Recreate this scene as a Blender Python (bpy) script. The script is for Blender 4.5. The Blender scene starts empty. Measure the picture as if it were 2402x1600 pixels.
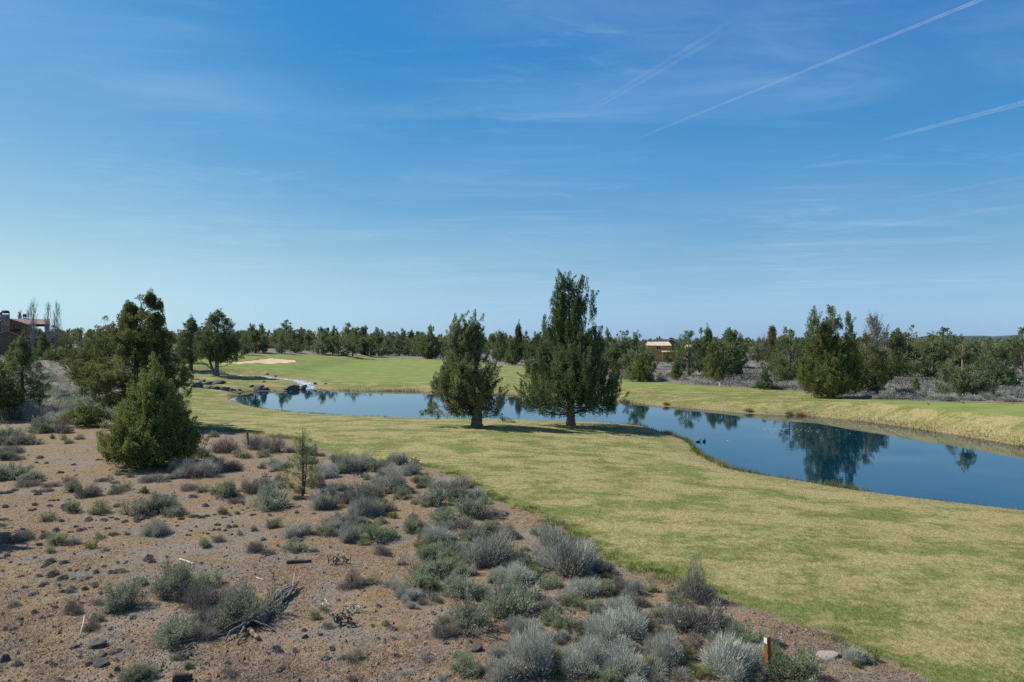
import bpy, math, numpy as np
from mathutils import Vector
R = math.radians
sc = bpy.context.scene
col = sc.collection
F = 1601.0                      # focal length in photo pixels (24 mm on a 36 mm sensor, 2402 px)
CAMZ = 7.0
WZ = -0.7                       # pond level
rng = np.random.default_rng(7)

# ------------------------------------------------------------------ helpers
def make_mesh(name, V, Fs, mats, smooth=False, attrs=None, mat_idx=None):
    V = np.asarray(V, dtype=np.float32).reshape(-1, 3)
    if not (isinstance(Fs, list) and isinstance(Fs[0], np.ndarray)): Fs = [Fs]
    Fs = [np.asarray(f, dtype=np.int32) for f in Fs]; Fs = [f for f in Fs if len(f)]
    me = bpy.data.meshes.new(name)
    me.vertices.add(len(V)); me.vertices.foreach_set('co', V.ravel())
    loops = np.concatenate([f.ravel() for f in Fs])
    tot = np.concatenate([np.full(len(f), f.shape[1], dtype=np.int32) for f in Fs])
    start = np.concatenate([[0], np.cumsum(tot)[:-1]]).astype(np.int32)
    me.loops.add(len(loops)); me.loops.foreach_set('vertex_index', loops)
    me.polygons.add(len(tot)); me.polygons.foreach_set('loop_start', start)
    if mat_idx is not None: me.polygons.foreach_set('material_index', np.asarray(mat_idx, dtype=np.int32))
    me.polygons.foreach_set('use_smooth', np.full(len(tot), smooth, dtype=bool))
    for k, a in (attrs or {}).items():
        at = me.attributes.new(k, 'FLOAT', 'POINT'); at.data.foreach_set('value', np.asarray(a, dtype=np.float32))
    for m in (mats if isinstance(mats, (list, tuple)) else [mats]): me.materials.append(m)
    me.update(calc_edges=True)
    return me

def link(name, me, parent=None, loc=None):
    o = bpy.data.objects.new(name, me); col.objects.link(o)
    if parent is not None: o.parent = parent
    if loc is not None: o.location = loc
    return o

def tag(o, label=None, cat=None, group=None, kind=None):
    if label: o['label'] = label
    if cat: o['category'] = cat
    if group: o['group'] = group
    if kind: o['kind'] = kind
    return o

def empty(name, loc, label=None, cat=None, group=None, rz=0.0):
    o = bpy.data.objects.new(name, None); o.empty_display_size = 0.3
    col.objects.link(o); o.location = loc; o.rotation_euler = (0, 0, rz)
    return tag(o, label, cat, group)

def norm(a): return a / np.maximum(np.linalg.norm(a, axis=-1, keepdims=True), 1e-9)

class MB:                                   # collects pieces of one mesh
    def __init__(s): s.V = []; s.F = {}; s.n = 0
    def add(s, V, Fc):
        V = np.asarray(V, float).reshape(-1, 3); Fc = np.asarray(Fc, int)
        s.V.append(V); s.F.setdefault(Fc.shape[1], []).append(Fc + s.n); s.n += len(V)
    def box(s, c, d, rz=0.0):
        x, y, z = np.array(d) / 2
        P = np.array([[-x,-y,-z],[x,-y,-z],[x,y,-z],[-x,y,-z],[-x,-y,z],[x,-y,z],[x,y,z],[-x,y,z]])
        ca, sa = math.cos(rz), math.sin(rz)
        P = P @ np.array([[ca, sa, 0], [-sa, ca, 0], [0, 0, 1]])
        s.add(P + np.array(c), [[0,3,2,1],[4,5,6,7],[0,1,5,4],[1,2,6,5],[2,3,7,6],[3,0,4,7]])
    def tube(s, P, r, n=6, flute=0.0, cap=True, seed=0):
        P = np.asarray(P, float); m = len(P); r = np.broadcast_to(np.asarray(r, float), (m,))
        T = norm(np.gradient(P, axis=0)); up = np.array([0.0, 0, 1.0])
        A = np.cross(T, np.where(np.abs(T[:, 2:3]) > 0.9, np.array([[1.0, 0, 0]]), up[None])); A = norm(A); B = np.cross(T, A)
        ang = np.linspace(0, 2*math.pi, n, endpoint=False)
        rr = np.ones((m, n))
        if flute:
            g = np.random.default_rng(seed)
            rr = 1 + flute * (g.standard_normal((1, n)) + 0.4 * g.standard_normal((m, n)))
        V = P[:, None] + (r[:, None, None] * rr[..., None]) * (A[:, None] * np.cos(ang)[None, :, None] + B[:, None] * np.sin(ang)[None, :, None])
        i = np.arange(m-1)[:, None] * n; j = np.arange(n)[None]; k = (j+1) % n
        Fq = np.stack([i+j, i+k, i+k+n, i+j+n], -1).reshape(-1, 4)
        V = V.reshape(-1, 3)
        if cap:
            V = np.vstack([V, P[0], P[-1]]); b = m*n
            f0 = np.stack([np.full(n, b), (np.arange(n)+1) % n, np.arange(n)], -1)
            o = (m-1)*n
            f1 = np.stack([np.full(n, b+1), o+np.arange(n), o+(np.arange(n)+1) % n], -1)
            n0 = s.n; s.add(V, Fq); s.F.setdefault(3, []).append(np.vstack([f0, f1]) + n0)
        else: s.add(V, Fq)
    def twigs(s, P0, P1, r0, r1):           # many straight three-sided tapered twigs
        P0 = np.asarray(P0, float); P1 = np.asarray(P1, float); N = len(P0)
        if not N: return
        T = norm(P1-P0); A = norm(np.cross(T, np.where(np.abs(T[:, 2:3]) > .9, np.array([[1., 0, 0]]), np.array([[0., 0, 1]])))); B = np.cross(T, A)
        ang = np.array([0, 2.094, 4.189]); ring = A[:, None]*np.cos(ang)[None, :, None] + B[:, None]*np.sin(ang)[None, :, None]
        r0 = np.broadcast_to(r0, (N,)); r1 = np.broadcast_to(r1, (N,))
        V = np.concatenate([P0[:, None] + ring*r0[:, None, None], P1[:, None] + ring*r1[:, None, None]], 1).reshape(-1, 3)
        b = np.arange(N)[:, None]*6
        s.add(V, np.concatenate([b+np.array([[0, 1, 4, 3]]), b+np.array([[1, 2, 5, 4]]), b+np.array([[2, 0, 3, 5]])], 0))
    def leaves(s, P, D, L, W, g):           # diamond leaves: base P, direction D
        P = np.asarray(P, float); N = len(P); D = norm(D)
        side = norm(np.cross(D, g.standard_normal((N, 3))))
        L = np.broadcast_to(L, (N,))[:, None]; W = np.broadcast_to(W, (N,))[:, None]
        mid = P + D*L*0.45
        V = np.stack([P, mid + side*W*0.5, P + D*L, mid - side*W*0.5], 1).reshape(-1, 3)
        s.add(V, np.arange(4*N).reshape(N, 4))
    def blades(s, P, D, L, W, g):           # thin triangular blades
        P = np.asarray(P, float); N = len(P); D = norm(D)
        side = norm(np.cross(D, g.standard_normal((N, 3))))
        L = np.broadcast_to(L, (N,))[:, None]; W = np.broadcast_to(W, (N,))[:, None]
        V = np.stack([P - side*W*0.5, P + side*W*0.5, P + D*L], 1).reshape(-1, 3)
        s.add(V, np.arange(3*N).reshape(N, 3))
    def mesh(s, name, mat, smooth=False):
        return make_mesh(name, np.vstack(s.V), [np.vstack(f) for f in s.F.values()], mat, smooth)

# ---- value noise / signed distance in numpy
def _h(i, j, seed):
    h = (i*374761393 + j*668265263 + seed*1442695041) & 0xffffffff
    h = ((h ^ (h >> 13))*1274126177) & 0xffffffff
    return ((h ^ (h >> 16)) & 0xffff)/65535.0
def vn(x, y, seed=0):
    xi = np.floor(x).astype(np.int64); yi = np.floor(y).astype(np.int64)
    fx = x-xi; fy = y-yi; fx = fx*fx*(3-2*fx); fy = fy*fy*(3-2*fy)
    a = _h(xi, yi, seed)*(1-fx) + _h(xi+1, yi, seed)*fx
    b = _h(xi, yi+1, seed)*(1-fx) + _h(xi+1, yi+1, seed)*fx
    return a*(1-fy) + b*fy - 0.5
def sst(a, b, x):
    t = np.clip((x-a)/(b-a), 0, 1); return t*t*(3-2*t)
def dline(P, X, Y):                          # distance to a polyline
    d = np.full(X.shape, 1e9)
    for (ax, ay), (bx, by) in zip(P[:-1], P[1:]):
        ex, ey = bx-ax, by-ay; t = np.clip(((X-ax)*ex + (Y-ay)*ey)/(ex*ex+ey*ey+1e-12), 0, 1)
        d = np.minimum(d, np.hypot(X-ax-t*ex, Y-ay-t*ey))
    return d
def inside(P, X, Y):
    c = np.zeros(X.shape, bool); n = len(P)
    for i in range(n):
        ax, ay = P[i]; bx, by = P[(i+1) % n]
        if ay == by: continue
        c ^= ((ay > Y) != (by > Y)) & (X < (bx-ax)*(Y-ay)/(by-ay) + ax)
    return c
def sdf(P, X, Y, lim=8.0):                   # positive inside, clipped
    P = np.asarray(P); out = np.full(X.shape, -lim)
    m = (X > P[:, 0].min()-lim) & (X < P[:, 0].max()+lim) & (Y > P[:, 1].min()-lim) & (Y < P[:, 1].max()+lim)
    x, y = X[m], Y[m]; d = dline(np.vstack([P, P[:1]]), x, y)
    out[m] = np.clip(np.where(inside(P, x, y), d, -d), -lim, lim)
    return out

# ------------------------------------------------------------------ terrain
def plane_pt(u, v, z): d = (CAMZ-z)*F/(v-800.0); return ((u-1201.0)/F*d, d)
NEAR = [(535,936),(553,943),(579,950),(612,957),(681,966),(757,971),(834,975),(950,979),(1000,981),(1090,981),(1231,984.5),(1399,989),(1483,996),(1502,998),(1540,1008),(1579,1022),(1612,1034),(1622,1045),(1640,1066),(1677,1085),(1706,1098),(1783,1113),(1868,1125.6),(1996,1147),(2102,1162),(2251,1179),(2398,1196),(2800,1235)]
FAR = [(2800,1110),(2402,1047),(2284,1027),(2156,1006),(2029,989),(1893,975),(1783,972),(1655,961),(1553,953),(1455,943),(1330,934),(1217,928),(1100,923),(1000,919),(950,917.5),(808,916),(757,915),(739,911),(714,911),(711,913),(668,917),(578,918),(556,921),(553,929),(535,936)]
nearW = [plane_pt(u, v, WZ) for u, v in NEAR]; farW = [plane_pt(u, v, WZ) for u, v in FAR]
pondW = nearW + farW[:-1]
def height(X, Y):
    X = np.asarray(X, float); Y = np.asarray(Y, float); sh = X.shape; X = X.ravel(); Y = Y.ravel()
    fade = 1/(1+(Y/400.0)**2)
    z = 0.30*vn(X/17, Y/17, 1) + 0.12*vn(X/5.3, Y/5.3, 2)*fade + 0.05*vn(X/1.7, Y/1.7, 3)*fade
    z += 3.3*sst(70, 150, Y)*sst(-38, -88, X)
    z += 1.7*sst(118, 205, Y)*sst(45, -8, X)
    z += 0.9*sst(18, 30, X)*sst(84, 60, Y)*sst(44, 56, Y)
    z += 0.7*sst(128, 138, Y)*sst(-42, -48, X)*sst(-80, -60, X)
    z += 5*sst(600, 3000, Y)*vn(X/900, Y/900, 9)
    m = (Y > 20) & (Y < 180) & (X > -80) & (X < 90)
    x, y = X[m], Y[m]; zz = z[m]
    dn = dline(nearW, x, y); df = dline(farW, x, y); ins = inside(pondW, x, y)
    zn = WZ + (zz-WZ)*np.clip(dn/13, 0, 1)
    t = np.clip(df/4.5, 0, 1); zf = WZ + (zz-WZ)*(1-(1-t)**2)
    zo = np.minimum(zn, zf); zi = WZ - np.minimum(1.2, 0.3*np.minimum(dn, df))
    z[m] = np.where(ins, zi, zo)
    return z.reshape(sh)
_ys = np.concatenate([np.geomspace(3, 500, 620), np.geomspace(505, 6000, 80)])
def cast(uv):                                # pixels of the photograph -> ground points
    uv = np.asarray(uv, float).reshape(-1, 2)
    sx = (uv[:, 0]-1201)/F; sz = -(uv[:, 1]-800)/F
    Y = np.broadcast_to(_ys, (len(uv), len(_ys))); X = sx[:, None]*Y; Z = CAMZ + sz[:, None]*Y
    D = Z - height(X, Y); hit = D <= 0
    i = np.where(hit.any(1), hit.argmax(1), len(_ys)-1); i = np.maximum(i, 1); k = np.arange(len(uv))
    t = D[k, i-1]/(D[k, i-1]-D[k, i]+1e-9); t = np.clip(t, 0, 1); y = _ys[i-1] + (_ys[i]-_ys[i-1])*t
    x = sx*y
    return np.stack([x, y, height(x, y)], -1)
def zc(zx, zy, ox, oy, s): return (ox+zx/s, oy+zy/s)

LAWN_NEAR = [(440,1003),(500,1008),(587,1016),(700,1030),(760,1055),(815,1078),(900,1085),(991,1092),(1060,1112),(1102,1130),(1140,1164),(1200,1185),(1255,1206),(1331,1245),(1389,1295),(1440,1315),(1498,1335),(1579,1360),(1650,1385),(1715,1409),(1783,1434),(1868,1468),(1953,1485),(2017,1528),(2102,1558),(2166,1587),(2260,1640),(2600,1800)]
LAWN_FAR = [(2800,960),(2402,945),(2233,943),(2054,938),(1965,930),(1872,917),(1783,912),(1688,907),(1553,897),(1459,889),(1340,872),(1217,858),(1160,855),(1034,844),(1000,843),(910,838),(783,833),(655,830.5),(566,828.5),(480,827),(425,835),(405,870),(420,905),(432,925),(425,960)]
GREEN = [(440,858),(450,835),(500,830),(566,830),(783,834.5),(910,840),(1000,846),(1034,853),(1052,870),(1045,892),(1000,897),(859,897),(783,892),(706,879),(655,871),(600,864),(527,864)]
STRIPS = [[(1130,856),(1160,857),(1217,861),(1300,872),(1300,880),(1217,867),(1150,866)],
          [(1440,891),(1553,899),(1688,909),(1765,912),(1735,915),(1650,914),(1550,909),(1440,903)],
          [(1990,939),(2060,940),(2182,942),(2402,950),(2800,965),(2800,1010),(2402,979),(2300,970),(2233,962),(2080,949)]]
BUNKER = [(505,853.5),(553,849.4),(604,846),(612,842),(655,840.5),(690,845),(698,848.6),(668,852),(629,852.5),(590,852),(553,854.5)]
def xy(px): return cast(px)[:, :2]
lawnW = np.vstack([xy(LAWN_NEAR), xy(LAWN_FAR)]); greenW = xy(GREEN); stripsW = [xy(s) for s in STRIPS]; bunkW = xy(BUNKER)
CREEK = [zc(x, y, 400, 850, 5.885) for x, y in [(330,128),(480,138),(640,150),(900,165),(1150,178),(1300,185),(1450,205),(1620,225),(1780,250),(1880,285),(1920,330),(1990,380)]]
creekW = xy(CREEK)

# ------------------------------------------------------------------ node helper
class NT:
    def __init__(s, tree): s.t = tree
    def n(s, typ, **kw):
        nd = s.t.nodes.new(typ)
        for k, v in kw.items():
            if k == 'ins':
                for a, b in v.items():
                    sock = nd.inputs[a]
                    if isinstance(b, bpy.types.NodeSocket): s.t.links.new(b, sock)
                    else: sock.default_value = b
            else: setattr(nd, k, v)
        return nd
    def noise(s, vec, scale, det=2.0, rough=0.5, dist=0.0):
        return s.n('ShaderNodeTexNoise', ins={'Vector': vec, 'Scale': scale, 'Detail': det, 'Roughness': rough, 'Distortion': dist}).outputs['Fac']
    def ramp(s, f, lo, hi, a=0.0, b=1.0):
        return s.n('ShaderNodeMapRange', interpolation_type='SMOOTHSTEP', ins={'Value': f, 'From Min': lo, 'From Max': hi, 'To Min': a, 'To Max': b}).outputs[0]
    def math(s, op, a, b=0.0, c=0.0): return s.n('ShaderNodeMath', operation=op, ins={0: a, 1: b, 2: c}).outputs[0]
    def mix(s, f, a, b, typ='MIX'):
        nd = s.n('ShaderNodeMix', data_type='RGBA', blend_type=typ, clamp_factor=True)
        for k, v in ((0, f), (6, a), (7, b)):
            if isinstance(v, bpy.types.NodeSocket): s.t.links.new(v, nd.inputs[k])
            else: nd.inputs[k].default_value = (*v, 1.0) if isinstance(v, (tuple, list)) and len(v) == 3 else v
        return nd.outputs[2]
    def attr(s, name): return s.n('ShaderNodeAttribute', attribute_name=name).outputs['Fac']
def new_mat(name):
    m = bpy.data.materials.new(name); m.use_nodes = True; m.node_tree.nodes.clear()
    return m, NT(m.node_tree)
def finish(m, N, sh, vol=None):
    o = N.n('ShaderNodeOutputMaterial'); m.node_tree.links.new(sh, o.inputs['Surface']); return m
def simple(name, c, rough=0.8, var=0.25, scale=6.0, bump=0.0, bscale=30.0, c2=None, spec=0.2, coords='Object', stretch=None):
    m, N = new_mat(name); tc = N.n('ShaderNodeTexCoord').outputs[coords]
    if stretch: tc = N.n('ShaderNodeMapping', ins={'Vector': tc, 'Scale': stretch}).outputs[0]
    f = N.noise(tc, scale, 5, 0.6)
    c2 = c2 or tuple(x*(1-var*1.6) for x in c)
    cc = N.mix(N.ramp(f, .35, .68), c2, c)
    p = N.n('ShaderNodeBsdfPrincipled', ins={'Base Color': cc, 'Roughness': rough, 'Specular IOR Level': spec})
    if bump:
        b = N.n('ShaderNodeBump', ins={'Strength': bump, 'Distance': 0.03, 'Height': N.noise(tc, bscale, 4, 0.6)})
        m.node_tree.links.new(b.outputs[0], p.inputs['Normal'])
    return finish(m, N, p.outputs[0])
def leaf_mat(name, c, c2, trans=0.25, var=0.5, clump=1.2, c3=None):
    m, N = new_mat(name)
    g = N.n('ShaderNodeNewGeometry'); rnd = g.outputs['Random Per Island']
    oi = N.n('ShaderNodeObjectInfo').outputs['Random']
    tc = N.n('ShaderNodeTexCoord').outputs['Object']
    f = N.math('ADD', N.math('MULTIPLY', rnd, .65), N.math('MULTIPLY', N.ramp(N.noise(tc, clump, 3), .35, .65), .35))
    cc = N.mix(f, c, c2)
    if c3: cc = N.mix(N.math('GREATER_THAN', rnd, 0.93), cc, c3)
    hs = N.n('ShaderNodeHueSaturation', ins={'Hue': N.math('ADD', .492, N.math('MULTIPLY', oi, .016)), 'Value': N.math('ADD', 1-var/2, N.math('MULTIPLY', oi, var)), 'Color': cc}).outputs[0]
    d = N.n('ShaderNodeBsdfDiffuse', ins={'Color': hs}).outputs[0]
    t = N.n('ShaderNodeBsdfTranslucent', ins={'Color': hs}).outputs[0]
    s = N.n('ShaderNodeMixShader', ins={0: trans, 1: d, 2: t}).outputs[0]
    return finish(m, N, s)

# ------------------------------------------------------------------ ground material
def ground_material():
    m, N = new_mat('ground_cover')
    P = N.n('ShaderNodeNewGeometry').outputs['Position']
    dl, dg, ds, dw, hd = (N.attr(k) for k in ('d_lawn', 'd_green', 'd_sand', 'd_shore', 'sage'))
    big = N.noise(P, .16, 4, .6); mid = N.noise(P, .7, 5, .62); fine = N.noise(P, 5.5, 6, .7); vfine = N.noise(P, 24, 5, .75)
    # bare dirt with grey dry litter
    dirt = N.mix(N.ramp(fine, .3, .7), (.158, .110, .065), (.288, .204, .118))
    dirt = N.mix(N.ramp(vfine, .50, .70, 0, .68), dirt, (.085, .060, .042))  # small dark specks, deepened as painted shade in the dirt's crevices
    lit = N.noise(N.n('ShaderNodeMapping', ins={'Vector': P, 'Scale': (9, 26, 9), 'Rotation': (0, 0, .5)}).outputs[0], 1.0, 6, .78, 2.2)
    litter = N.mix(N.ramp(lit, .38, .66), (.088, .080, .068), (.285, .270, .238))
    f = N.math('ADD', N.math('MULTIPLY', mid, .62), N.math('MULTIPLY', big, .38))
    dirt = N.mix(N.math('MULTIPLY', N.ramp(f, .455, .59), N.ramp(lit, .3, .62)), dirt, litter)
    dirt = N.mix(N.ramp(hd, 0, 1, 0, .75), dirt, litter)
    # lawn
    Ps = N.n('ShaderNodeMapping', ins={'Vector': P, 'Scale': (.22, .50, .3), 'Rotation': (0, 0, -.45)}).outputs[0]
    streak = N.noise(Ps, 1.0, 5, .6, .6)
    g1 = N.math('ADD', N.math('MULTIPLY', streak, .45), N.math('MULTIPLY', N.noise(P, .42, 5, .62), .55))
    edge = N.math('ADD', N.ramp(dl, .1, 1.3, .10, 0), N.math('ADD', N.math('MULTIPLY', hd, .045), N.math('MULTIPLY', N.math('SUBTRACT', N.noise(P, 2.4, 4, .6), .5), .30)))
    gf = N.ramp(N.math('ADD', g1, edge), .43, .59)
    tan = N.mix(N.ramp(fine, .25, .75), (.215, .182, .077), (.372, .315, .144))
    grn = N.mix(N.ramp(fine, .25, .75), (.078, .104, .026), (.172, .196, .056))
    lawn = N.mix(N.math('MULTIPLY', gf, N.ramp(vfine, .2, .6, .45, 1)), tan, grn)
    lawn = N.mix(N.ramp(vfine, .56, .76, 0, .45), lawn, (.085, .082, .03))
    dry = N.mix(N.ramp(fine, .3, .7), (.15, .115, .055), (.33, .275, .14))
    lawn = N.mix(N.ramp(N.math('ADD', dw, N.math('MULTIPLY', mid, 2.0)), 1.0, 3.4, .75, 0), lawn, dry)
    # mown green
    mow = N.mix(N.ramp(N.noise(P, .35, 4, .6), .35, .68), (.120, .165, .036), (.180, .212, .058))
    stripe = N.n('ShaderNodeTexWave', wave_type='BANDS', bands_direction='X', ins={'Vector': N.n('ShaderNodeMapping', ins={'Vector': P, 'Rotation': (0, 0, .9)}).outputs[0], 'Scale': .055, 'Distortion': 1.2, 'Detail': 1.0}).outputs['Fac']
    mow = N.mix(N.ramp(stripe, .4, .6, 0, .22), mow, (.225, .245, .085))
    mow = N.mix(N.ramp(fine, .3, .75, 0, .3), mow, (.24, .245, .10))
    lawn = N.mix(N.ramp(N.math('ADD', dg, N.math('MULTIPLY', N.math('SUBTRACT', mid, .5), .8)), -.25, .25), lawn, mow)
    sand = N.mix(N.ramp(fine, .3, .7), (.46, .35, .20), (.56, .44, .27))
    lip = N.ramp(ds, -.9, -.1)
    lawn = N.mix(N.math('MULTIPLY', lip, .7), lawn, (.11, .075, .04))
    lawn = N.mix(N.ramp(ds, -.12, .12), lawn, sand)
    e = N.math('ADD', dl, N.math('ADD', N.math('MULTIPLY', N.math('SUBTRACT', fine, .5), .9), N.math('MULTIPLY', N.math('SUBTRACT', mid, .5), 1.5)))
    cc = N.mix(N.ramp(e, -.12, .12), dirt, lawn)
    wet = N.ramp(dw, -.6, .15)
    cc = N.mix(wet, (.045, .040, .022), cc)
    clod = N.n('ShaderNodeTexVoronoi', ins={'Vector': P, 'Scale': 9.0, 'Randomness': 1.0}).outputs['Distance']
    hgt = N.math('ADD', N.math('MULTIPLY', fine, 1.0), N.math('ADD', N.math('MULTIPLY', vfine, .45), N.math('MULTIPLY', clod, -.35)))
    st = N.ramp(dg, -.5, .5, .75, .15)
    b = N.n('ShaderNodeBump', ins={'Strength': st, 'Distance': .09, 'Height': hgt}).outputs[0]
    p = N.n('ShaderNodeBsdfPrincipled', ins={'Base Color': cc, 'Roughness': .95, 'Specular IOR Level': .08, 'Normal': b})
    return finish(m, N, p.outputs[0])
M = {}
M['ground'] = ground_material()

def build_terrain():
    off = 6.0
    vs = np.concatenate([np.arange(1500, 860, -6.0), np.arange(860, 36, -1.9)])
    ys = CAMZ*F/vs
    ys = np.concatenate([[-5.5, -2, 1, 3.5, 5.5], ys[ys > 6], np.geomspace(ys[-1]*1.03, 9300, 60)])
    t = np.concatenate([np.linspace(-2.6, -.86, 40)[:-1], np.linspace(-.86, .86, 700), np.linspace(.86, 2.6, 40)[1:]])
    X = (ys[:, None]+off)*t[None]; Y = np.broadcast_to(ys[:, None], X.shape); Z = height(X, Y)
    x, y = X.ravel(), Y.ravel(); nr, nc = X.shape
    dl = sdf(lawnW, x, y); tb = cast([(1105, 1001)])[0]; dl = np.minimum(dl, np.hypot((x-tb[0])/1.5, y-tb[1])*1.0-.85); dg = sdf(greenW, x, y)
    for s in stripsW: dg = np.maximum(dg, sdf(s, x, y))
    ds = sdf(bunkW, x, y, 4.0); dp = -sdf(pondW, x, y)
    dc = np.full(x.shape, 8.0); mm = (np.abs(x+30) < 60) & (y > 90) & (y < 200); dc[mm] = dline(creekW, x[mm], y[mm])
    z = Z.ravel().copy()
    z -= 0.35*np.exp(-(dc/1.1)**2)*(dp > 0)
    z += np.where(ds > 0, -0.22*np.clip(ds/1.5, 0, 1), 0.22*np.exp(-((ds+.8)/.8)**2)*(ds > -4))
    dw = np.minimum(dp, dc-.7)
    sage = np.clip(sst(60, 80, y), 0, 1)
    V = np.stack([x, y, z], -1)
    i = np.arange(nr-1)[:, None]*nc; j = np.arange(nc-1)[None]
    Q = np.stack([i+j, i+j+1, i+j+nc+1, i+j+nc], -1).reshape(-1, 4)
    def zone(q): return q[Q].mean(1)
    zl, zg, zs = zone(dl), zone(dg), zone(ds)
    which = np.where(zs > 0, 3, np.where((zg > 0) & (zl > 0), 2, np.where(zl > 0, 1, 0)))
    at = dict(d_lawn=dl, d_green=dg, d_sand=ds, d_shore=dw, sage=sage)
    for k, (nm, lab) in enumerate([('ground', 'bare brown dirt and grey litter under the sagebrush'), ('lawn', 'mottled tan and green rough around the pond'), ('putting_green', 'smooth mown green grass'), ('bunker_sand', 'pale sand of the bunker')]):
        q = Q[which == k]; used = np.unique(q); re = np.full(len(V), -1); re[used] = np.arange(len(used))
        me = make_mesh(nm, V[used], re[q], M['ground'], True, {a: b[used] for a, b in at.items()})
        tag(link(nm, me), lab, None, None, 'structure')
build_terrain()

# ------------------------------------------------------------------ water
def water_mat():
    m, N = new_mat('pond_water')
    P = N.n('ShaderNodeNewGeometry').outputs['Position']
    a = N.noise(N.n('ShaderNodeMapping', ins={'Vector': P, 'Scale': (.9, 2.4, 1)}).outputs[0], 1.0, 3, .55)
    b = N.noise(N.n('ShaderNodeMapping', ins={'Vector': P, 'Scale': (4, 9, 1)}).outputs[0], 1.0, 2, .5)
    calm = N.ramp(N.noise(P, .09, 3), .42, .62, .35, 1.0)
    h = N.math('ADD', a, N.math('MULTIPLY', b, .22))
    bp = N.n('ShaderNodeBump', ins={'Strength': N.math('MULTIPLY', calm, .06), 'Distance': .035, 'Height': h}).outputs[0]
    p = N.n('ShaderNodeBsdfPrincipled', ins={'Base Color': (.0, .022, .044, 1), 'Roughness': .02, 'IOR': 1.8, 'Specular IOR Level': .5, 'Normal': bp})
    return finish(m, N, p.outputs[0])
M['water'] = water_mat()
pw = np.array(pondW); c0 = pw.min(0)-3; c1 = pw.max(0)+3
tag(link('pond_water', make_mesh('pond_water', [(c0[0], c0[1], WZ), (c1[0], c0[1], WZ), (c1[0], c1[1], WZ), (c0[0], c1[1], WZ)], [[0, 1, 2, 3]], M['water'])), 'calm blue pond reflecting the sky', None, None, 'structure')
def creek():
    m, N = new_mat('creek_water'); P = N.n('ShaderNodeNewGeometry').outputs['Position']
    f = N.ramp(N.noise(P, 2.6, 6, .7), .44, .58)
    c = N.mix(f, (.05, .075, .09), (.62, .67, .70))
    p = N.n('ShaderNodeBsdfPrincipled', ins={'Base Color': c, 'Roughness': N.ramp(f, 0, 1, .05, .6),
        'Normal': N.n('ShaderNodeBump', ins={'Strength': .5, 'Distance': .06, 'Height': N.noise(P, 5, 3)}).outputs[0]})
    M['creek'] = finish(m, N, p.outputs[0])
    # resample the path
    C = np.array(creekW); seg = np.r_[0, np.cumsum(np.linalg.norm(np.diff(C, axis=0), axis=1))]; s = np.linspace(0, seg[-1], 120)
    P = np.stack([np.interp(s, seg, C[:, 0]), np.interp(s, seg, C[:, 1])], -1)
    for _ in range(4): P[1:-1] = (P[:-2]+2*P[1:-1]+P[2:])/4
    T = norm(np.gradient(P, axis=0)); Nn = np.stack([-T[:, 1], T[:, 0]], -1)
    w = np.interp(s/seg[-1], [0, .3, .6, .8, .9, 1], [.6, .5, .7, 1.2, 1.6, 2.6]) * (1+.35*vn(s/1.5, s*0, 4))
    k = np.linspace(-1, 1, 7); G = P[:, None] + Nn[:, None]*w[:, None, None]*k[None, :, None]
    zc_ = np.maximum(height(P[:, 0], P[:, 1])-.15, WZ+.02); zc_ = np.minimum.accumulate(zc_)
    zz = np.broadcast_to(zc_[:, None], G.shape[:2]) + .05*vn(G[..., 0]*3, G[..., 1]*3, 5)
    zz = np.maximum(zz, WZ+.006)
    V = np.concatenate([G, zz[..., None]], -1).reshape(-1, 3); i = np.arange(119)[:, None]*7; j = np.arange(6)[None]
    tag(link('creek_water', make_mesh('creek_water', V, np.stack([i+j, i+j+1, i+j+8, i+j+7], -1).reshape(-1, 4), M['creek'], True)), 'foaming white water running down the rocky creek', None, None, 'structure')
creek()
M['foam'] = simple('foam', (.55, .6, .64), .6, .1)
def foam():
    b = MB(); g = np.random.default_rng(5); hexa = np.linspace(0, 2*math.pi, 7)[:-1]
    pts = []
    for (u, v, su, sv, n) in [(1840, 1006, 36, 1.6, 34), (1900, 1012, 70, 5, 26), (1360, 975, 60, 5, 24), (790, 919, 50, 2.5, 130), (1600, 1010, 80, 12, 10), (1180,938,60,4,12)]:
        uv = np.stack([g.normal(u, su, n), g.normal(v, sv, n)], -1)
        pts += [plane_pt(a, c, WZ) for a, c in uv]
    for x, y in pts:
        if not inside(pondW, np.array([x]), np.array([y]))[0]: continue
        r = g.uniform(.015, .055); r2 = r*g.uniform(.4, .8); a = g.uniform(0, 3)
        ring = np.stack([x+np.cos(hexa)*r*1.6, y+np.sin(hexa)*r2, np.full(6, WZ+.002)], -1)
        b.add(np.vstack([ring, [[x, y, WZ+.02]]]), [[i, (i+1) % 6, 6] for i in range(6)])
    tag(link('foam', b.mesh('foam', M['foam'])), 'small white foam flecks drifting on the pond', None, None, 'stuff')
foam()

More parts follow.
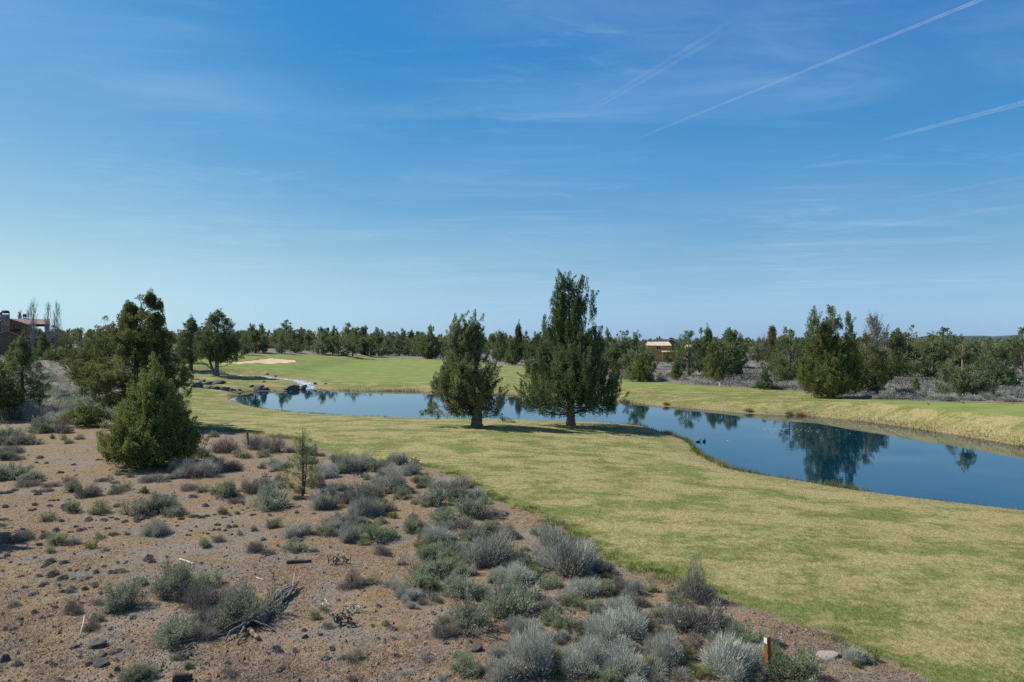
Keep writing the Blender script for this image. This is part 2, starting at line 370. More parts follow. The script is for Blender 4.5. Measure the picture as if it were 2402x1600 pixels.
# ------------------------------------------------------------------ road
def road():
    M['asphalt'] = simple('asphalt', (.105, .115, .135), .85, .2, 3.0)
    C = np.array([cast([(u, v)])[0][:2] for u, v in [(1560, 859), (1650, 860.5), (1750, 862), (1830, 864), (2000, 869), (2200, 874), (2402, 879), (2560, 884)]])
    seg = np.r_[0, np.cumsum(np.linalg.norm(np.diff(C, axis=0), axis=1))]; s = np.linspace(0, seg[-1], 160)
    P = np.stack([np.interp(s, seg, C[:, 0]), np.interp(s, seg, C[:, 1])], -1)
    for _ in range(60): P[1:-1] = (P[:-2]+2*P[1:-1]+P[2:])/4
    T = norm(np.gradient(P, axis=0)); Nn = np.stack([-T[:, 1], T[:, 0]], -1)
    k = np.linspace(-1, 1, 6); G = P[:, None]+Nn[:, None]*5.0*k[None, :, None]
    z = np.maximum(height(G[..., 0], G[..., 1]), height(P[:, 0], P[:, 1])[:, None]) + .10
    V = np.concatenate([G, z[..., None]], -1).reshape(-1, 3); i = np.arange(159)[:, None]*6; j = np.arange(5)[None]
    tag(link('road', make_mesh('road', V, np.stack([i+j, i+j+1, i+j+7, i+j+6], -1).reshape(-1, 4), M['asphalt'], True)), 'grey asphalt road beyond the sagebrush', None, None, 'structure')
road()

# ------------------------------------------------------------------ hills
def hills():
    M['hill'] = simple('hill_forest', (.045, .06, .04), .95, .3, .002)
    n, mth = 420, 14
    u = np.linspace(-400, 2900, n); D0 = 8000.0
    def bump(c, w, h): return h*np.exp(-((u-c)/w)**2)
    hh = 15 + bump(2203, 26, 62) + bump(2262, 34, 54) + bump(2297, 24, 42) + bump(2372, 36, 62) + bump(2480, 60, 60) + bump(2120, 80, 16)
    hh += bump(955, 90, 44) + bump(880, 60, 26) + bump(1010, 60, 20) + bump(400, 300, 30) + bump(0, 200, 35) + 5*vn(u/14, u*0, 3)
    s = np.linspace(-1, 1, mth); X = ((u-1201)/F*D0)[None]*np.ones((mth, 1)); Y = D0 + s[:, None]*900*np.ones((1, n))
    Z = hh[None]*(np.cos(s*math.pi/2)**1.3)[:, None]*(1+.25*vn(X/160, Y/160, 6)) - 6
    V = np.stack([X, Y, Z], -1).reshape(-1, 3); i = np.arange(mth-1)[:, None]*n; j = np.arange(n-1)[None]
    tag(link('hills', make_mesh('hills', V, np.stack([i+j, i+j+1, i+j+n+1, i+j+n], -1).reshape(-1, 4), M['hill'], True)), 'low blue hills on the horizon', None, None, 'structure')
hills()
#PART2
# ------------------------------------------------------------------ foliage materials
M['bark'] = simple('juniper_bark', (.26, .21, .175), .95, .3, 5, .7, 22, (.11, .085, .07), stretch=(3, 3, .7))
M['bark_dark'] = simple('dark_bark', (.12, .10, .085), .95, .3, 5, .5, 22)
M['leaf_deep'] = leaf_mat('juniper_leaf_deep', (.058, .090, .038), (.205, .238, .094), .38, .25, .9)
M['leaf_olive'] = leaf_mat('juniper_leaf_olive', (.075, .100, .038), (.262, .272, .100), .38, .25, .7, (.30, .24, .08))
M['leaf_lime'] = leaf_mat('juniper_leaf_lime', (.095, .126, .038), (.315, .342, .112), .38, .25, .8)
M['leaf_mix'] = leaf_mat('juniper_leaf_mixed', (.066, .100, .047), (.232, .268, .115), .38, .4, .8)
M['leaf_grey'] = leaf_mat('juniper_leaf_grey', (.090, .112, .060), (.285, .300, .145), .38, .3, .8)
M['leaf_warm'] = leaf_mat('juniper_leaf_warm', (.105, .128, .060), (.340, .365, .165), .38, .3, .8)
M['twig_grey'] = simple('grey_twig', (.33, .30, .27), .9, .2)

def prof(t, p):
    return np.where(t < p, (np.maximum(t, 1e-4)/p)**.38, np.maximum((1-t)/(1-p), 0)**.8)
def lobe_points(g, lobes, n):
    """clump centres and directions through the volumes of tapering lobes"""
    wts = np.array([(l[2]**1.5)*np.linalg.norm(np.array(l[1])-np.array(l[0]))*l[4] for l in lobes]); cnt = g.multinomial(n, wts/wts.sum())
    C, D, A0 = [], [], []
    for (a, b, Rr, p, dens, up), k in zip(lobes, cnt):
        if not k: continue
        a = np.array(a, float); b = np.array(b, float); ax = b-a; L = np.linalg.norm(ax); ax /= L
        t = g.uniform(0, 1, k*6); w = prof(t, p); t = t[g.uniform(0, 1, k*6) < w+.06][:k]; kk = len(t)
        th = g.uniform(0, 2*math.pi, kk); rho = .25+.78*np.sqrt(g.uniform(0, 1, kk))
        e1 = norm(np.cross(ax, [.3, .9, .1])); e2 = np.cross(ax, e1); ph = g.uniform(0, 6)
        irr = 1+.20*np.sin(3*th+ph+5*t)+.14*np.sin(5*th-9*t+ph*2)
        rad = e1*np.cos(th)[:, None]+e2*np.sin(th)[:, None]
        r = Rr*prof(t, p)*rho*irr
        C.append(a+ax*L*t[:, None]+rad*r[:, None]); A0.append(a+ax*L*np.maximum(t-.18, 0)[:, None])
        D.append(norm(ax*up+rad*(1.05-up)+g.standard_normal((kk, 3))*.22))
    return np.vstack(C), np.vstack(D), np.vstack(A0)
def holes(C, g, s, thr):
    v = vn(C[:, 0]/s+C[:, 2]/s*.7+g.uniform(0, 90), C[:, 1]/s+C[:, 2]/s*1.1, 11)
    return v > thr
def make_tree(seed, lobes, n, K, clump, leaf, trunk, thr=-.25, limbs=60, bark='bark', mat='leaf_mix', hole_s=1.1, extra=None, limb_r=.05, plume=1.0):
    g = np.random.default_rng(seed)
    C, D, A0 = lobe_points(g, lobes, n); keep = holes(C, g, hole_s, thr); C, D, A0 = C[keep], D[keep], A0[keep]
    keep = C[:, 2] > .25; C, D, A0 = C[keep], D[keep], A0[keep]
    N = len(C); Lc = clump[0]*g.uniform(.6, 1.45, N); Rc = clump[1]*g.uniform(.7, 1.35, N)
    s = g.uniform(0, 1, (N, K)); q = norm(np.cross(D[:, None], g.standard_normal((N, K, 3))))
    rad = Rc[:, None]*np.sqrt(g.uniform(0, 1, (N, K)))*(1-.75*s)
    P = C[:, None]+D[:, None]*((s-.35)*Lc[:, None])[..., None]+q*rad[..., None]
    d = norm(D[:, None]*plume+q*.5+g.standard_normal((N, K, 3))*.3)
    cb = MB(); cb.leaves(P.reshape(-1, 3), d.reshape(-1, 3), leaf[0]*g.uniform(.6, 1.4, N*K), leaf[1]*g.uniform(.7, 1.3, N*K), g)
    crown = cb.mesh('crown', M[mat])
    tb = MB()
    for (pts, rr, fl) in trunk:
        P_ = np.array(pts, float); m = len(P_); tt = np.linspace(0, 1, m); t2 = np.linspace(0, 1, m*4)
        Q = np.stack([np.interp(t2, tt, P_[:, i]) for i in range(3)], -1)
        for _ in range(3): Q[1:-1] = (Q[:-2]+2*Q[1:-1]+Q[2:])/4
        tb.tube(Q, np.interp(t2, tt, rr), 10, fl, True, seed)
    idx = g.permutation(N)[:limbs]; T0 = np.array(trunk[0][0], float)
    for i in idx:
        c = C[i]; st = A0[i].copy(); zt = np.clip(c[2]-.22*np.hypot(c[0], c[1])-.2, T0[0, 2]+1.1*limb_r/.06, T0[-1, 2]*.96)
        st = np.array([np.interp(zt, T0[:, 2], T0[:, 0]), np.interp(zt, T0[:, 2], T0[:, 1]), zt])
        md = (st+c)/2+g.standard_normal(3)*.16*np.linalg.norm(c-st)-np.array([0, 0, .10*np.linalg.norm(c-st)])
        tt = np.linspace(0, 1, 6)[:, None]; B = (1-tt)**2*st+2*tt*(1-tt)*md+tt**2*c
        tb.tube(B, np.linspace(limb_r*g.uniform(.6, 1.3), limb_r*.2, 6), 5, 0, False)
    j = idx
    tb.twigs(C[j]-D[j]*.5*clump[0], C[j]+D[j]*.3*clump[0], limb_r*.3, limb_r*.12)
    if extra: extra(tb, g)
    return tb.mesh('trunk', M[bark], True), crown
def put_tree(name, meshes, loc, label, cat='tree', group=None, rz=0.0, s=(1, 1, 1)):
    o = empty(name, loc, label, cat, group, rz); o.scale = s
    link('trunk', meshes[0], o); link('crown', meshes[1], o)
    return o
def base(u, v): return Vector(cast([(u, v)])[0])

# ------------------------------------------------------------------ the trees that stand by themselves
def spike(x, y, z0, z1, r): return ((x*.9, y, z0), (x, y, z1), r, .25, 1.6, .9)
# tall juniper with many spires, by the pond
b1 = base(1339, 998); k1 = (b1.y/60.0)
L1 = [((0, 0, 1.0), (0.1, 0, 8.3), 4.15, .25, .8, .75), ((0, 0, 5.0), (-.15, 0, 12.7), 1.55, .35, 1.3, .88), ((-.2, .9, 3), (-.2, .9, 9.8), 2.2, .3, .8, .7), ((.4, -1.2, 2), (.4, -1.2, 8.6), 2.3, .3, .8, .7),
      ((-3.0, 0, 1.0), (-3.2, 0, 6.0), 1.65, .35, .8, .75), ((3.0, .2, .9), (3.2, 0, 5.6), 1.6, .35, .8, .75), ((-1.6, -1.2, .9), (-1.8, -1.2, 3.6), 1.5, .4, .8, .6), ((1.7, -1.2, .9), (1.8, -1.2, 3.6), 1.5, .4, .8, .6), ((-2.2, 0, 3.5), (-2.15, 0, 10.6), .95, .25, 1, .85), ((1.75, 0, 4), (1.9, 0, 11.4), .85, .25, 1, .85),
      spike(-.85, 0, 10, 14.0, .42), spike(-.15, .2, 10, 13.9, .42), spike(.45, -.1, 10, 13.4, .42), spike(.95, .2, 9.5, 13.0, .42), spike(1.3, 0, 9.0, 12.6, .36), spike(-1.55, 0, 8.5, 12.3, .42), spike(-1.2, -.4, 9.0, 13.0, .4),
      spike(-2.7, .2, 5, 8.9, .5), spike(2.55, -.1, 5, 8.7, .5), spike(3.8, 0, 2.5, 6.1, .6), spike(-3.9, .3, 2.5, 6.3, .6), spike(2.1, -1.4, 4, 7.8, .5), spike(-1.2, -1.9, 3, 7.6, .55), spike(.5, -2.3, 2.5, 6.9, .55), spike(3.2, 1.1, 3, 7.2, .5)]
g = np.random.default_rng(5)
for i in range(34):
    z_ = g.uniform(.9, 8.5); a_ = g.uniform(0, 6.28); r_ = (4.3 if z_ < 4 else 4.3-(z_-4)*.78)*g.uniform(.72, .98); L1.append(spike(r_*math.cos(a_), r_*math.sin(a_), z_, z_+g.uniform(1.8, 3.2), g.uniform(.38, .6)))
L1 = [(a, (b[0], b[1], b[2]-.35), r*(.85 if r < .65 else 1), p, d*(1.6 if a[2] > 8 else 1), u) for a, b, r, p, d, u in L1]
t1 = make_tree(11, L1, 1650, 130, (1.15, .27), (.15, .048), [([(0, 0, -.3), (.02, 0, .5), (0, 0, 2), (-.05, 0, 6), (-.2, 0, 12)], [.52, .36, .31, .2, .03], .08), ([(0, 0, 1.0), (.9, -.2, 1.3), (1.9, -.3, 1.9)], [.13, .1, .06], .05)], -.2, 60, mat='leaf_deep', limb_r=.07, plume=1.6, hole_s=.75)
put_tree('juniper_tree', t1, b1, 'tall dark juniper with many pointed spires at the pond edge', s=(k1,)*3)
# thick trunk, broken top
b2 = base(1117, 1000); k2 = b2.y/60.0
L2 = [((-.9, 0, 1.6), (-.65, 0, 9.0), 2.35, .35, .8, .72), ((-1.3, .1, 3.4), (-1.3, 0, 8.2), 1.75, .4, .9, .8), ((-.1, .1, 3.2), (-.1, 0, 7.8), 1.35, .4, .9, .75), ((-2.4, 0, 2.6), (-2.5, 0, 6.0), 1.0, .35, .8, .8), ((-2.6, 0, .8), (-2.5, 0, 4.4), 1.75, .35, .85, .5), ((1.3, .1, .9), (1.1, 0, 4.7), 1.5, .4, .75, .5), ((-.4, -1.3, 1.7), (-.5, -1.2, 6.0), 1.8, .35, .65, .6), ((-.6, 1.2, 1.7), (-.6, 1.1, 6.4), 1.8, .35, .6, .6),
      ((-.5, -1.0, .9), (-.5, -1.0, 3.4), 1.35, .4, .8, .6), ((.7, -.8, 1.0), (.7, -.8, 3.2), 1.1, .4, .8, .6), ((-1.4, -.3, .8), (-1.5, -.3, 3.0), 1.2, .4, .8, .5), ((1.9, 0, 1.1), (2.9, .1, 1.5), .75, .4, .6, .4), ((-3.6, -.2, 1.1), (-4.5, -.2, 1.7), .65, .4, .7, .4), ((-3.5, 0, 2.6), (-3.75, 0, 4.0), .35, .3, .8, .8),
      ((-1.5, 0, 7.6), (-1.15, 0, 9.9), .4, .3, 1.8, .9), ((-.5, .1, 7.6), (-.2, 0, 9.6), .36, .3, 1.8, .9), ((.15, 0, 7.2), (.5, .1, 9.5), .32, .3, 1.8, .9), ((-2.1, 0, 6.8), (-1.9, 0, 9.2), .5, .3, 1.6, .85), ((-.9, -.4, 7.2), (-.7, -.3, 9.0), .5, .3, 1.6, .85), ((.1, -.2, 6.5), (.3, -.1, 8.4), .5, .3, 1.4, .85), ((.45,.1,5.4),(.75,.1,7.0),.3,.3,1,.9)]
def dead2(tb, g):
    for (a, m, c, r) in [((0, 0, 2.2), (-1.0, -1.0, 2.9), (-1.9, -1.4, 3.0), .09), ((0, 0, 1.7), (.8, -.9, 1.9), (1.5, -1.1, 1.4), .08), ((0, 0, 2.0), (-1.2, -.6, 1.6), (-2.6, -.8, 1.5), .09), ((0, 0, 3.2), (.7, -.9, 3.6), (1.3, -1.2, 3.9), .06), ((-.1, 0, 2.8), (-.5, -1.3, 3.4), (-.9, -1.5, 3.9), .06), ((0, 0, 1.5), (1.3, -.3, 1.6), (2.4, -.2, 1.0), .07), ((-2.2, -.3, 7.2), (-2.6, -.4, 7.4), (-3.0, -.4, 7.2), .03)]:
        tt = np.linspace(0, 1, 8)[:, None]; B = (1-tt)**2*np.array(a)+2*tt*(1-tt)*np.array(m)+tt**2*np.array(c)
        tb.tube(B, np.linspace(r, r*.3, 8), 6, .1, True, 3)
t2 = make_tree(22, L2, 1250, 130, (.95, .25), (.14, .047), [([(.02, 0, -.3), (0, 0, .4), (0, 0, 1.3), (-.1, 0, 3), (-.5, 0, 8.3)], [.60, .50, .44, .30, .04], .13)], -.22, 90, mat='leaf_warm', extra=dead2, limb_r=.06, plume=1.4, hole_s=.9)
put_tree('juniper_tree', t2, b2, 'thick-trunked juniper with a broken top and ragged leaning tips', s=(k2,)*3)
# big open juniper behind the cone-shaped one
b3 = base(306, 1000); k3 = b3.y/58.0
L3 = [((.2, 0, 1.5), (.7, 0, 8.6), 4.1, .42, .7, .45), ((.9, 0, 5.6), (1.3, 0, 11.0), 2.35, .45, .9, .65), ((-2.3, 0, 5.0), (-2.2, 0, 9.2), 1.35, .5, .7, .5), ((-3.0, 0, 2.4), (-3.3, 0, 6.4), 1.7, .5, .7, .45), ((3.3, 0, 2.0), (3.4, 0, 6.2), 1.8, .5, .7, .45), ((-3.2, .2, .9), (-3.6, .2, 3.2), 1.3, .5, .6, .4), ((4.6, -.2, 1.7), (5.1, -.2, 3.6), .95, .5, .6, .4),
      ((2.6, 0, 6.2), (2.9, 0, 9.2), 1.0, .4, .7, .7), spike(.7, 0, 9, 11.3, .45), spike(1.7, .1, 8.8, 11.2, .5), spike(2.35, .1, 8, 10.6, .45), spike(0, 0, 8.4, 10.7, .45), spike(-.4, .2, 7.8, 10.2, .4)]
L3 = [(a, b, r, p, d*(3 if r < .55 else 1), u) for a, b, r, p, d, u in L3]
t3 = make_tree(33, L3, 1250, 160, (.62, .36), (.14, .05), [([(0, 0, -.3), (0, 0, .8), (.15, 0, 3), (.6, 0, 6), (1.1, 0, 10)], [.40, .3, .26, .17, .03], .08), ([(.1, 0, 2.2), (-1, 0, 4.2), (-2.2, 0, 7)], [.17, .12, .04], .06), ([(.2, 0, 2.6), (1.6, 0, 4), (3.1, 0, 5)], [.16, .11, .04], .06)], -.14, 150, bark='bark_dark', mat='leaf_olive', hole_s=1.2, limb_r=.06)
put_tree('juniper_tree', t3, b3, 'big open olive juniper rising behind the bushy cone-shaped juniper', s=(k3,)*3)
# bushy cone in front of it
b4 = base(362, 1088); k4 = b4.y/38.4
L4 = [((0, 0, -.2), (0, 0, 5.5), 2.45, .22, 1, .76), ((-1.4, .2, -.2), (-1.4, .2, 1.9), 1.0, .4, .8, .7), ((1.5, .2, -.2), (1.5, .2, 1.9), 1.0, .4, .8, .7), ((-.6, -1.8, -.2), (-.6, -1.7, 1.9), 1.0, .4, .8, .6), ((.9, -1.7, -.2), (.9, -1.7, 1.9), 1.0, .4, .8, .6), ((-1.3, -.3, 0), (-1.2, -.3, 2.9), 1.25, .3, .8, .7), ((1.2, -.5, 0), (1.35, -.4, 3.1), 1.35, .3, .8, .7), ((.2, -1.3, 0), (.1, -1.1, 3.6), 1.3, .3, .8, .7), ((-.1, 1, 0), (0, .9, 3.6), 1.5, .3, .6, .7),
      spike(0, 0, 3.6, 6.0, .42), spike(-.55, -.2, 3, 5.1, .4), spike(.6, -.1, 3, 5.0, .42), spike(-1.1, -.3, 2.2, 4.1, .42), spike(1.2, -.3, 2.0, 4.3, .45), spike(-1.7, -.2, 1.2, 3.0, .45), spike(1.9, -.2, 1.2, 3.0, .45), spike(.3, -.9, 2.4, 4.5, .42), spike(-.5, -1.2, 1.5, 3.7, .45), spike(.9, -1.4, 1.2, 3.1, .45), spike(-1.3, -1.2, .8, 2.6, .45), spike(2.0, .1, .3, 1.9, .4), spike(-1.9, 0, .3, 2.0, .4), spike(0,-1.9,.5,2.4,.45)]
t4 = make_tree(44, L4, 1300, 120, (.68, .19), (.10, .036), [([(0, 0, -.2), (0, 0, 1), (0, 0, 5.4)], [.22, .16, .02], .05)], -.3, 50, mat='leaf_lime', limb_r=.035, plume=1.3, hole_s=.6)
put_tree('juniper_tree', t4, b4, 'bushy yellow-green cone-shaped juniper reaching the ground on the bare dirt', s=(k4,)*3)
# spindly one with a visible straight trunk
b5 = base(52, 975); k5 = b5.y/64.0
L5 = [((0, 0, .5), (0, 0, 7.0), 2.1, .25, 1, .45), ((.9, 0, .6), (1.0, 0, 3.6), 1.2, .4, .7, .35), ((-1, 0, .6), (-1.0, 0, 3.2), 1.0, .4, .6, .35), ((0, 0, 4.4), (0, 0, 7.5), .6, .25, 4, .9)]
t5 = make_tree(55, L5, 420, 85, (.62, .23), (.13, .05), [([(0, 0, -.2), (.03, 0, 2), (0, 0, 4), (.05, 0, 7.2)], [.19, .15, .10, .02], .05)], -.16, 90, bark='bark_dark', mat='leaf_mix', limb_r=.04)
put_tree('juniper_tree', t5, b5, 'spindly young juniper with bare straight trunk showing, beside the sagebrush slope', s=(k5,)*3)
b6 = base(-22, 985)
put_tree('juniper_tree', make_tree(66, [((0, 0, .3), (0, 0, 6.4), 2.0, .3, 1, .6), ((1.0, 0, .3), (1, 0, 3), 1.1, .4, .7, .5)], 380, 80, (.7, .28), (.14, .05), [([(0, 0, -.2), (0, 0, 2), (0, 0, 6)], [.2, .15, .02], .05)], -.2, 60, bark='bark_dark', mat='leaf_olive', limb_r=.04), b6, 'olive juniper cut by the left border, next to the spindly young juniper')
b6b = base(200, 1000)
put_tree('juniper_shrub', make_tree(67, [((0, 0, 0), (0, 0, 1.6), 1.5, .4, 1, .5), ((1.1, 0, 0), (1.2, 0, 1.2), .9, .4, .8, .5), ((-.9, 0, 0), (-1, 0, 1.2), .8, .4, .8, .5)], 330, 40, (.42, .18), (.12, .045), [([(0, 0, -.2), (0, 0, .5), (.1, 0, 1.2)], [.1, .08, .02], .05)], -.25, 60, bark='bark_dark', mat='leaf_olive', limb_r=.03), b6b, 'low spreading olive juniper shrub at the foot of the big open juniper', 'shrub')
# round two-trunked juniper on the rocky mound
b7 = base(507, 881); k7 = b7.y/134.0
L7 = [((.3, 0, 2.6), (.5, 0, 12.6), 4.1, .42, 1, .55), ((-1.6, 0, 3.2), (-1.4, 0, 8.5), 2.4, .45, .7, .5), ((3.0, 0, 2.2), (3.1, 0, 7.5), 1.9, .4, .8, .5), ((-2.9, 0, 3), (-2.8, 0, 6.3), 1.4, .45, .6, .5), ((1.4, -1.5, 3), (1.4, -1.2, 9), 2.2, .4, .6, .5)]
t7 = make_tree(77, L7, 760, 95, (.95, .46), (.20, .08), [([(.2, 0, -.4), (.1, 0, 1), (.2, 0, 3), (.4, 0, 11)], [.62, .45, .38, .05], .08), ([(-.1, 0, -.2), (-.7, 0, 1.3), (-1.3, 0, 3), (-1.8, 0, 6.5)], [.42, .30, .25, .06], .08), ([(-.5, 0, 1.0), (-1.7, -.2, 2.0), (-3, -.2, 2.9)], [.16, .12, .06], .06)], -.38, 70, bark='bark', mat='leaf_deep', limb_r=.10)
put_tree('juniper_tree', t7, b7, 'round dark juniper with two trunks on the grassy mound by the creek', s=(k7,)*3)
t7b = make_tree(78, [((0, 0, 1.5), (0, 0, 9.6), 2.9, .35, 1, .65), spike(.3, 0, 6, 10.3, .8), ((-1.6, 0, 1), (-1.6, 0, 5), 1.6, .4, .6, .5)], 700, 28, (.75, .33), (.24, .10), [([(0, 0, -.3), (0, 0, 3), (0, 0, 9)], [.35, .25, .04], .06)], -.22, 50, bark='bark_dark', mat='leaf_mix', limb_r=.08)
put_tree('juniper_tree', t7b, base(448, 868), 'narrow pointed juniper half hidden beside the round two-trunked juniper', s=(k7*1.08,)*3)
# big right juniper with three peaks
b8 = base(1952, 932); k8 = b8.y/83.0
L8 = [((-.3, 0, .1), (-.6, 0, 8.2), 3.4, .3, 1, .65), ((-2.3, -.3, .1), (-2.3, -.2, 6.8), 2.0, .35, .8, .65), ((1.6, -.2, .1), (1.7, 0, 7.4), 2.1, .35, .8, .65), ((-.4, -1.6, 0), (-.5, -1.4, 6.3), 2.0, .35, .7, .65), ((-2.1, 0, 5.2), (-2.2, 0, 10.9), 1.0, .25, 1.7, .9), ((-.2, 0, 5.5), (-.1, 0, 11.2), 1.2, .3, 1.7, .88), ((1.95, 0, 5), (2.05, 0, 10.2), .8, .25, 1.8, .9),
      spike(-3.4, 0, 3, 7.3, .6), spike(.8, 0, 6.5, 10.2, .55), spike(-1.2, -.3, 6, 9.6, .55), spike(-3.7, 0, 1, 4.5, .7), spike(2.9, -.1, 1, 5.5, .7), spike(-1.5, -2.4, .5, 4, .6), spike(.6, -2.2, .5, 4.2, .6)]
t8 = make_tree(88, L8, 1300, 85, (1.0, .30), (.17, .06), [([(0, 0, -.3), (0, 0, 2), (-.2, 0, 10)], [.3, .25, .03], .06)], -.21, 70, mat='leaf_lime', limb_r=.06, plume=1.4, hole_s=.9)
put_tree('juniper_tree', t8, b8, 'big three-peaked green juniper beyond the pond, mirrored in the water', s=(k8,)*3)

# ------------------------------------------------------------------ shared shapes for the other junipers
def styl(kind, g):
    H, W = 8.0, 2.5; sk = ((0, 0, -.5), (0, 0, 3.4), W*.95, .42, 1, .6)
    if kind == 'cone': L = [((0, 0, -.3), (0, 0, 7.7), W, .2, 1, .7), sk, spike(.1, 0, 5, 8.1, .5), spike(-.6, .1, 4, 6.6, .5), spike(.8, .2, 3.6, 6.0, .5)]
    elif kind == 'egg': L = [((0, 0, -.2), (.2, 0, 8), W*1.12, .4, 1, .55), sk, ((-1.4, .3, -.1), (-1.5, .2, 5), 1.5, .45, .7, .5), ((1.5, -.2, 0), (1.5, -.2, 5.2), 1.5, .45, .7, .5)]
    elif kind == 'ragged': L = [((0, 0, -.2), (0, 0, 6.6), W, .3, 1, .65), sk, spike(-.8, 0, 4, 7.6, .5), spike(.2, .2, 4, 8.0, .5), spike(1.0, 0, 4, 7.1, .5), ((-1.9, .2, -.1), (-2, .2, 3.6), 1.2, .4, .7, .5), ((1.9, .1, 0), (2.1, 0, 4), 1.2, .4, .7, .5)]
    elif kind == 'open': L = [((0, 0, .7), (.2, 0, 7.8), W*1.05, .45, 1, .5), ((-1.8, 0, .5), (-2, 0, 4.6), 1.3, .5, .7, .45), ((1.9, 0, .7), (2.2, 0, 5), 1.3, .5, .7, .45)]
    elif kind == 'narrow': L = [((0, 0, -.2), (0, 0, 8), W*.58, .3, 1, .75), spike(.5, 0, 2, 5.6, .5), spike(-.5, 0, 2, 6.2, .5)]
    return L
TR8 = [([(0, 0, -.4), (.05, 0, 1.2), (-.05, .05, 4), (.05, 0, 7.2)], [.30, .22, .16, .03], .08)]
VAR = {}
def var(level, kind, mat, i=0):
    k = (level, kind, mat, i)
    if k not in VAR:
        g = np.random.default_rng(abs(hash_(k))); n, K, leaf, cl = {'mid': (400, 64, (.21, .082), (.9, .33)), 'far': (165, 42, (.34, .15), (1.0, .42))}[level]
        thr = {'open': -.05, 'egg': -.14, 'ragged': -.12}.get(kind, -.2)
        VAR[k] = make_tree(abs(hash_(k)) % 99991, styl(kind, g), n, K, cl, leaf, TR8, thr, 40 if level == 'mid' else 14, 'bark_dark' if i else 'bark', mat, 1.2, None, .07)
    return VAR[k]
def hash_(k):
    h = 17
    for c in repr(k): h = (h*31+ord(c)) % 1000003
    return h
AUTO = []                                   # (object, u, v, description, group) labelled at the end
def tree_at(u, vb, vt, w, kind, mat, desc, level='mid', group=None, label=None, i=0, loc=None):
    p = base(u, vb) if loc is None else loc
    m = p.y/F; H = max((vb-vt)*m, .5); W = max(w*m, .4)
    if loc is None and level == 'mid' and p.y > 190: level = 'far'
    hw = {'narrow': 3.0, 'cone': 4.9, 'egg': 5.5, 'ragged': 5.4, 'open': 5.6}[kind]
    o = put_tree('juniper_tree', var(level, kind, mat, i), p, label, 'tree', group, rng.uniform(0, 6.28), (W/hw, W/hw, H/8.05))
    if not label: AUTO.append((o, u, (vb+vt)/2, desc, group))
    return o
Gm = 'junipers in the sagebrush beyond the pond'
# right side, beyond the pond (u, base v, top v, width)
tree_at(2030, 921, 787, 105, 'egg', 'leaf_olive', None, label='dark round juniper right behind the big three-peaked juniper', group=Gm)
tree_at(1852, 902, 776, 68, 'egg', 'leaf_mix', None, label='dark narrow-footed juniper just left of the big three-peaked juniper', group=Gm)
tree_at(2258, 934, 794, 118, 'ragged', 'leaf_grey', None, label='wide grey-green juniper at the edge of the tee grass, branches to the ground', group=Gm)
tree_at(2335, 911, 776, 92, 'ragged', 'leaf_mix', None, label='juniper with a dark trunk and pointed top near the white utility pedestal', group=Gm)
tree_at(2398, 878, 767, 44, 'open', 'leaf_mix', None, label='tall juniper cut by the right border behind the white utility pedestal', group=Gm)
tree_at(2180, 885, 781, 78, 'open', 'leaf_grey', None, label='open grey juniper with a thick bent trunk below the blue hill', group=Gm)
tree_at(2121, 867, 797, 48, 'egg', 'leaf_deep', None, label='dark green juniper in front of the pale leafless trees', group=Gm)
tree_at(2148, 915, 884, 20, 'cone', 'leaf_lime', None, label='tiny juniper sapling alone in the grey sagebrush', group=Gm)
tree_at(2362, 906, 868, 40, 'open', 'leaf_grey', None, label='small juniper tucked behind the juniper with dark trunk', group=Gm)
tree_at(1494, 880, 773, 76, 'ragged', 'leaf_grey', None, label='tall grey-green juniper just left of the unfinished wooden house', group=Gm)
tree_at(1500, 894, 824, 66, 'cone', 'leaf_lime', None, label='low yellowish juniper at the fairway edge before the grey-green one', group=Gm)
tree_at(1616, 882, 775, 84, 'open', 'leaf_mix', None, label='spreading juniper with dark forked trunk right of the unfinished wooden house', group=Gm)
tree_at(1586, 891, 846, 26, 'narrow', 'leaf_lime', None, label='small slim juniper in front of the dark forked trunk', group=Gm)
tree_at(1672, 889, 792, 48, 'cone', 'leaf_lime', None, label='yellow-green slender juniper before the rounded dark juniper', group=Gm)
tree_at(1686, 895, 860, 24, 'cone', 'leaf_lime', None, label='small juniper seedling next to the white stake', group=Gm)
tree_at(1719, 862, 762, 62, 'egg', 'leaf_deep', None, label='tall rounded dark juniper standing above its neighbours by the road', group=Gm)
tree_at(1661, 866, 766, 30, 'narrow', 'leaf_mix', None, label='narrow tall juniper directly left of the rounded dark juniper', group=Gm)
tree_at(1793, 913, 859, 38, 'cone', 'leaf_deep', None, label='small dense cone juniper alone at the grass edge', group=Gm)
tree_at(1776, 849, 792, 38, 'egg', 'leaf_grey', None, label='rounded juniper beside the yellowish poplar beyond the road', group=Gm)
tree_at(1566, 853, 824, 18, 'cone', 'leaf_mix', None, label='small dark juniper below the unfinished wooden house', group=Gm)
tree_at(1453, 852, 777, 42, 'egg', 'leaf_mix', None, label='rounded juniper just right of the tall spired juniper', group=Gm)
tree_at(1425, 862, 768, 50, 'ragged', 'leaf_deep', None, label='dark juniper peeking out behind the tall spired juniper', group=Gm)
tree_at(1446, 880, 845, 22, 'cone', 'leaf_lime', None, label='yellow-green little juniper by the foot of the tall spired juniper', group=Gm)
tree_at(1640, 873, 800, 46, 'open', 'leaf_grey', None, label='grey juniper between the forked one and the slender one', group=Gm)
tree_at(1904, 905, 790, 60, 'egg', 'leaf_mix', None, label='dark juniper hidden behind the big three-peaked juniper', group=Gm)
tree_at(2075, 898, 800, 60, 'open', 'leaf_olive', None, label='olive juniper behind the dark round juniper by the leafless trees', group=Gm)
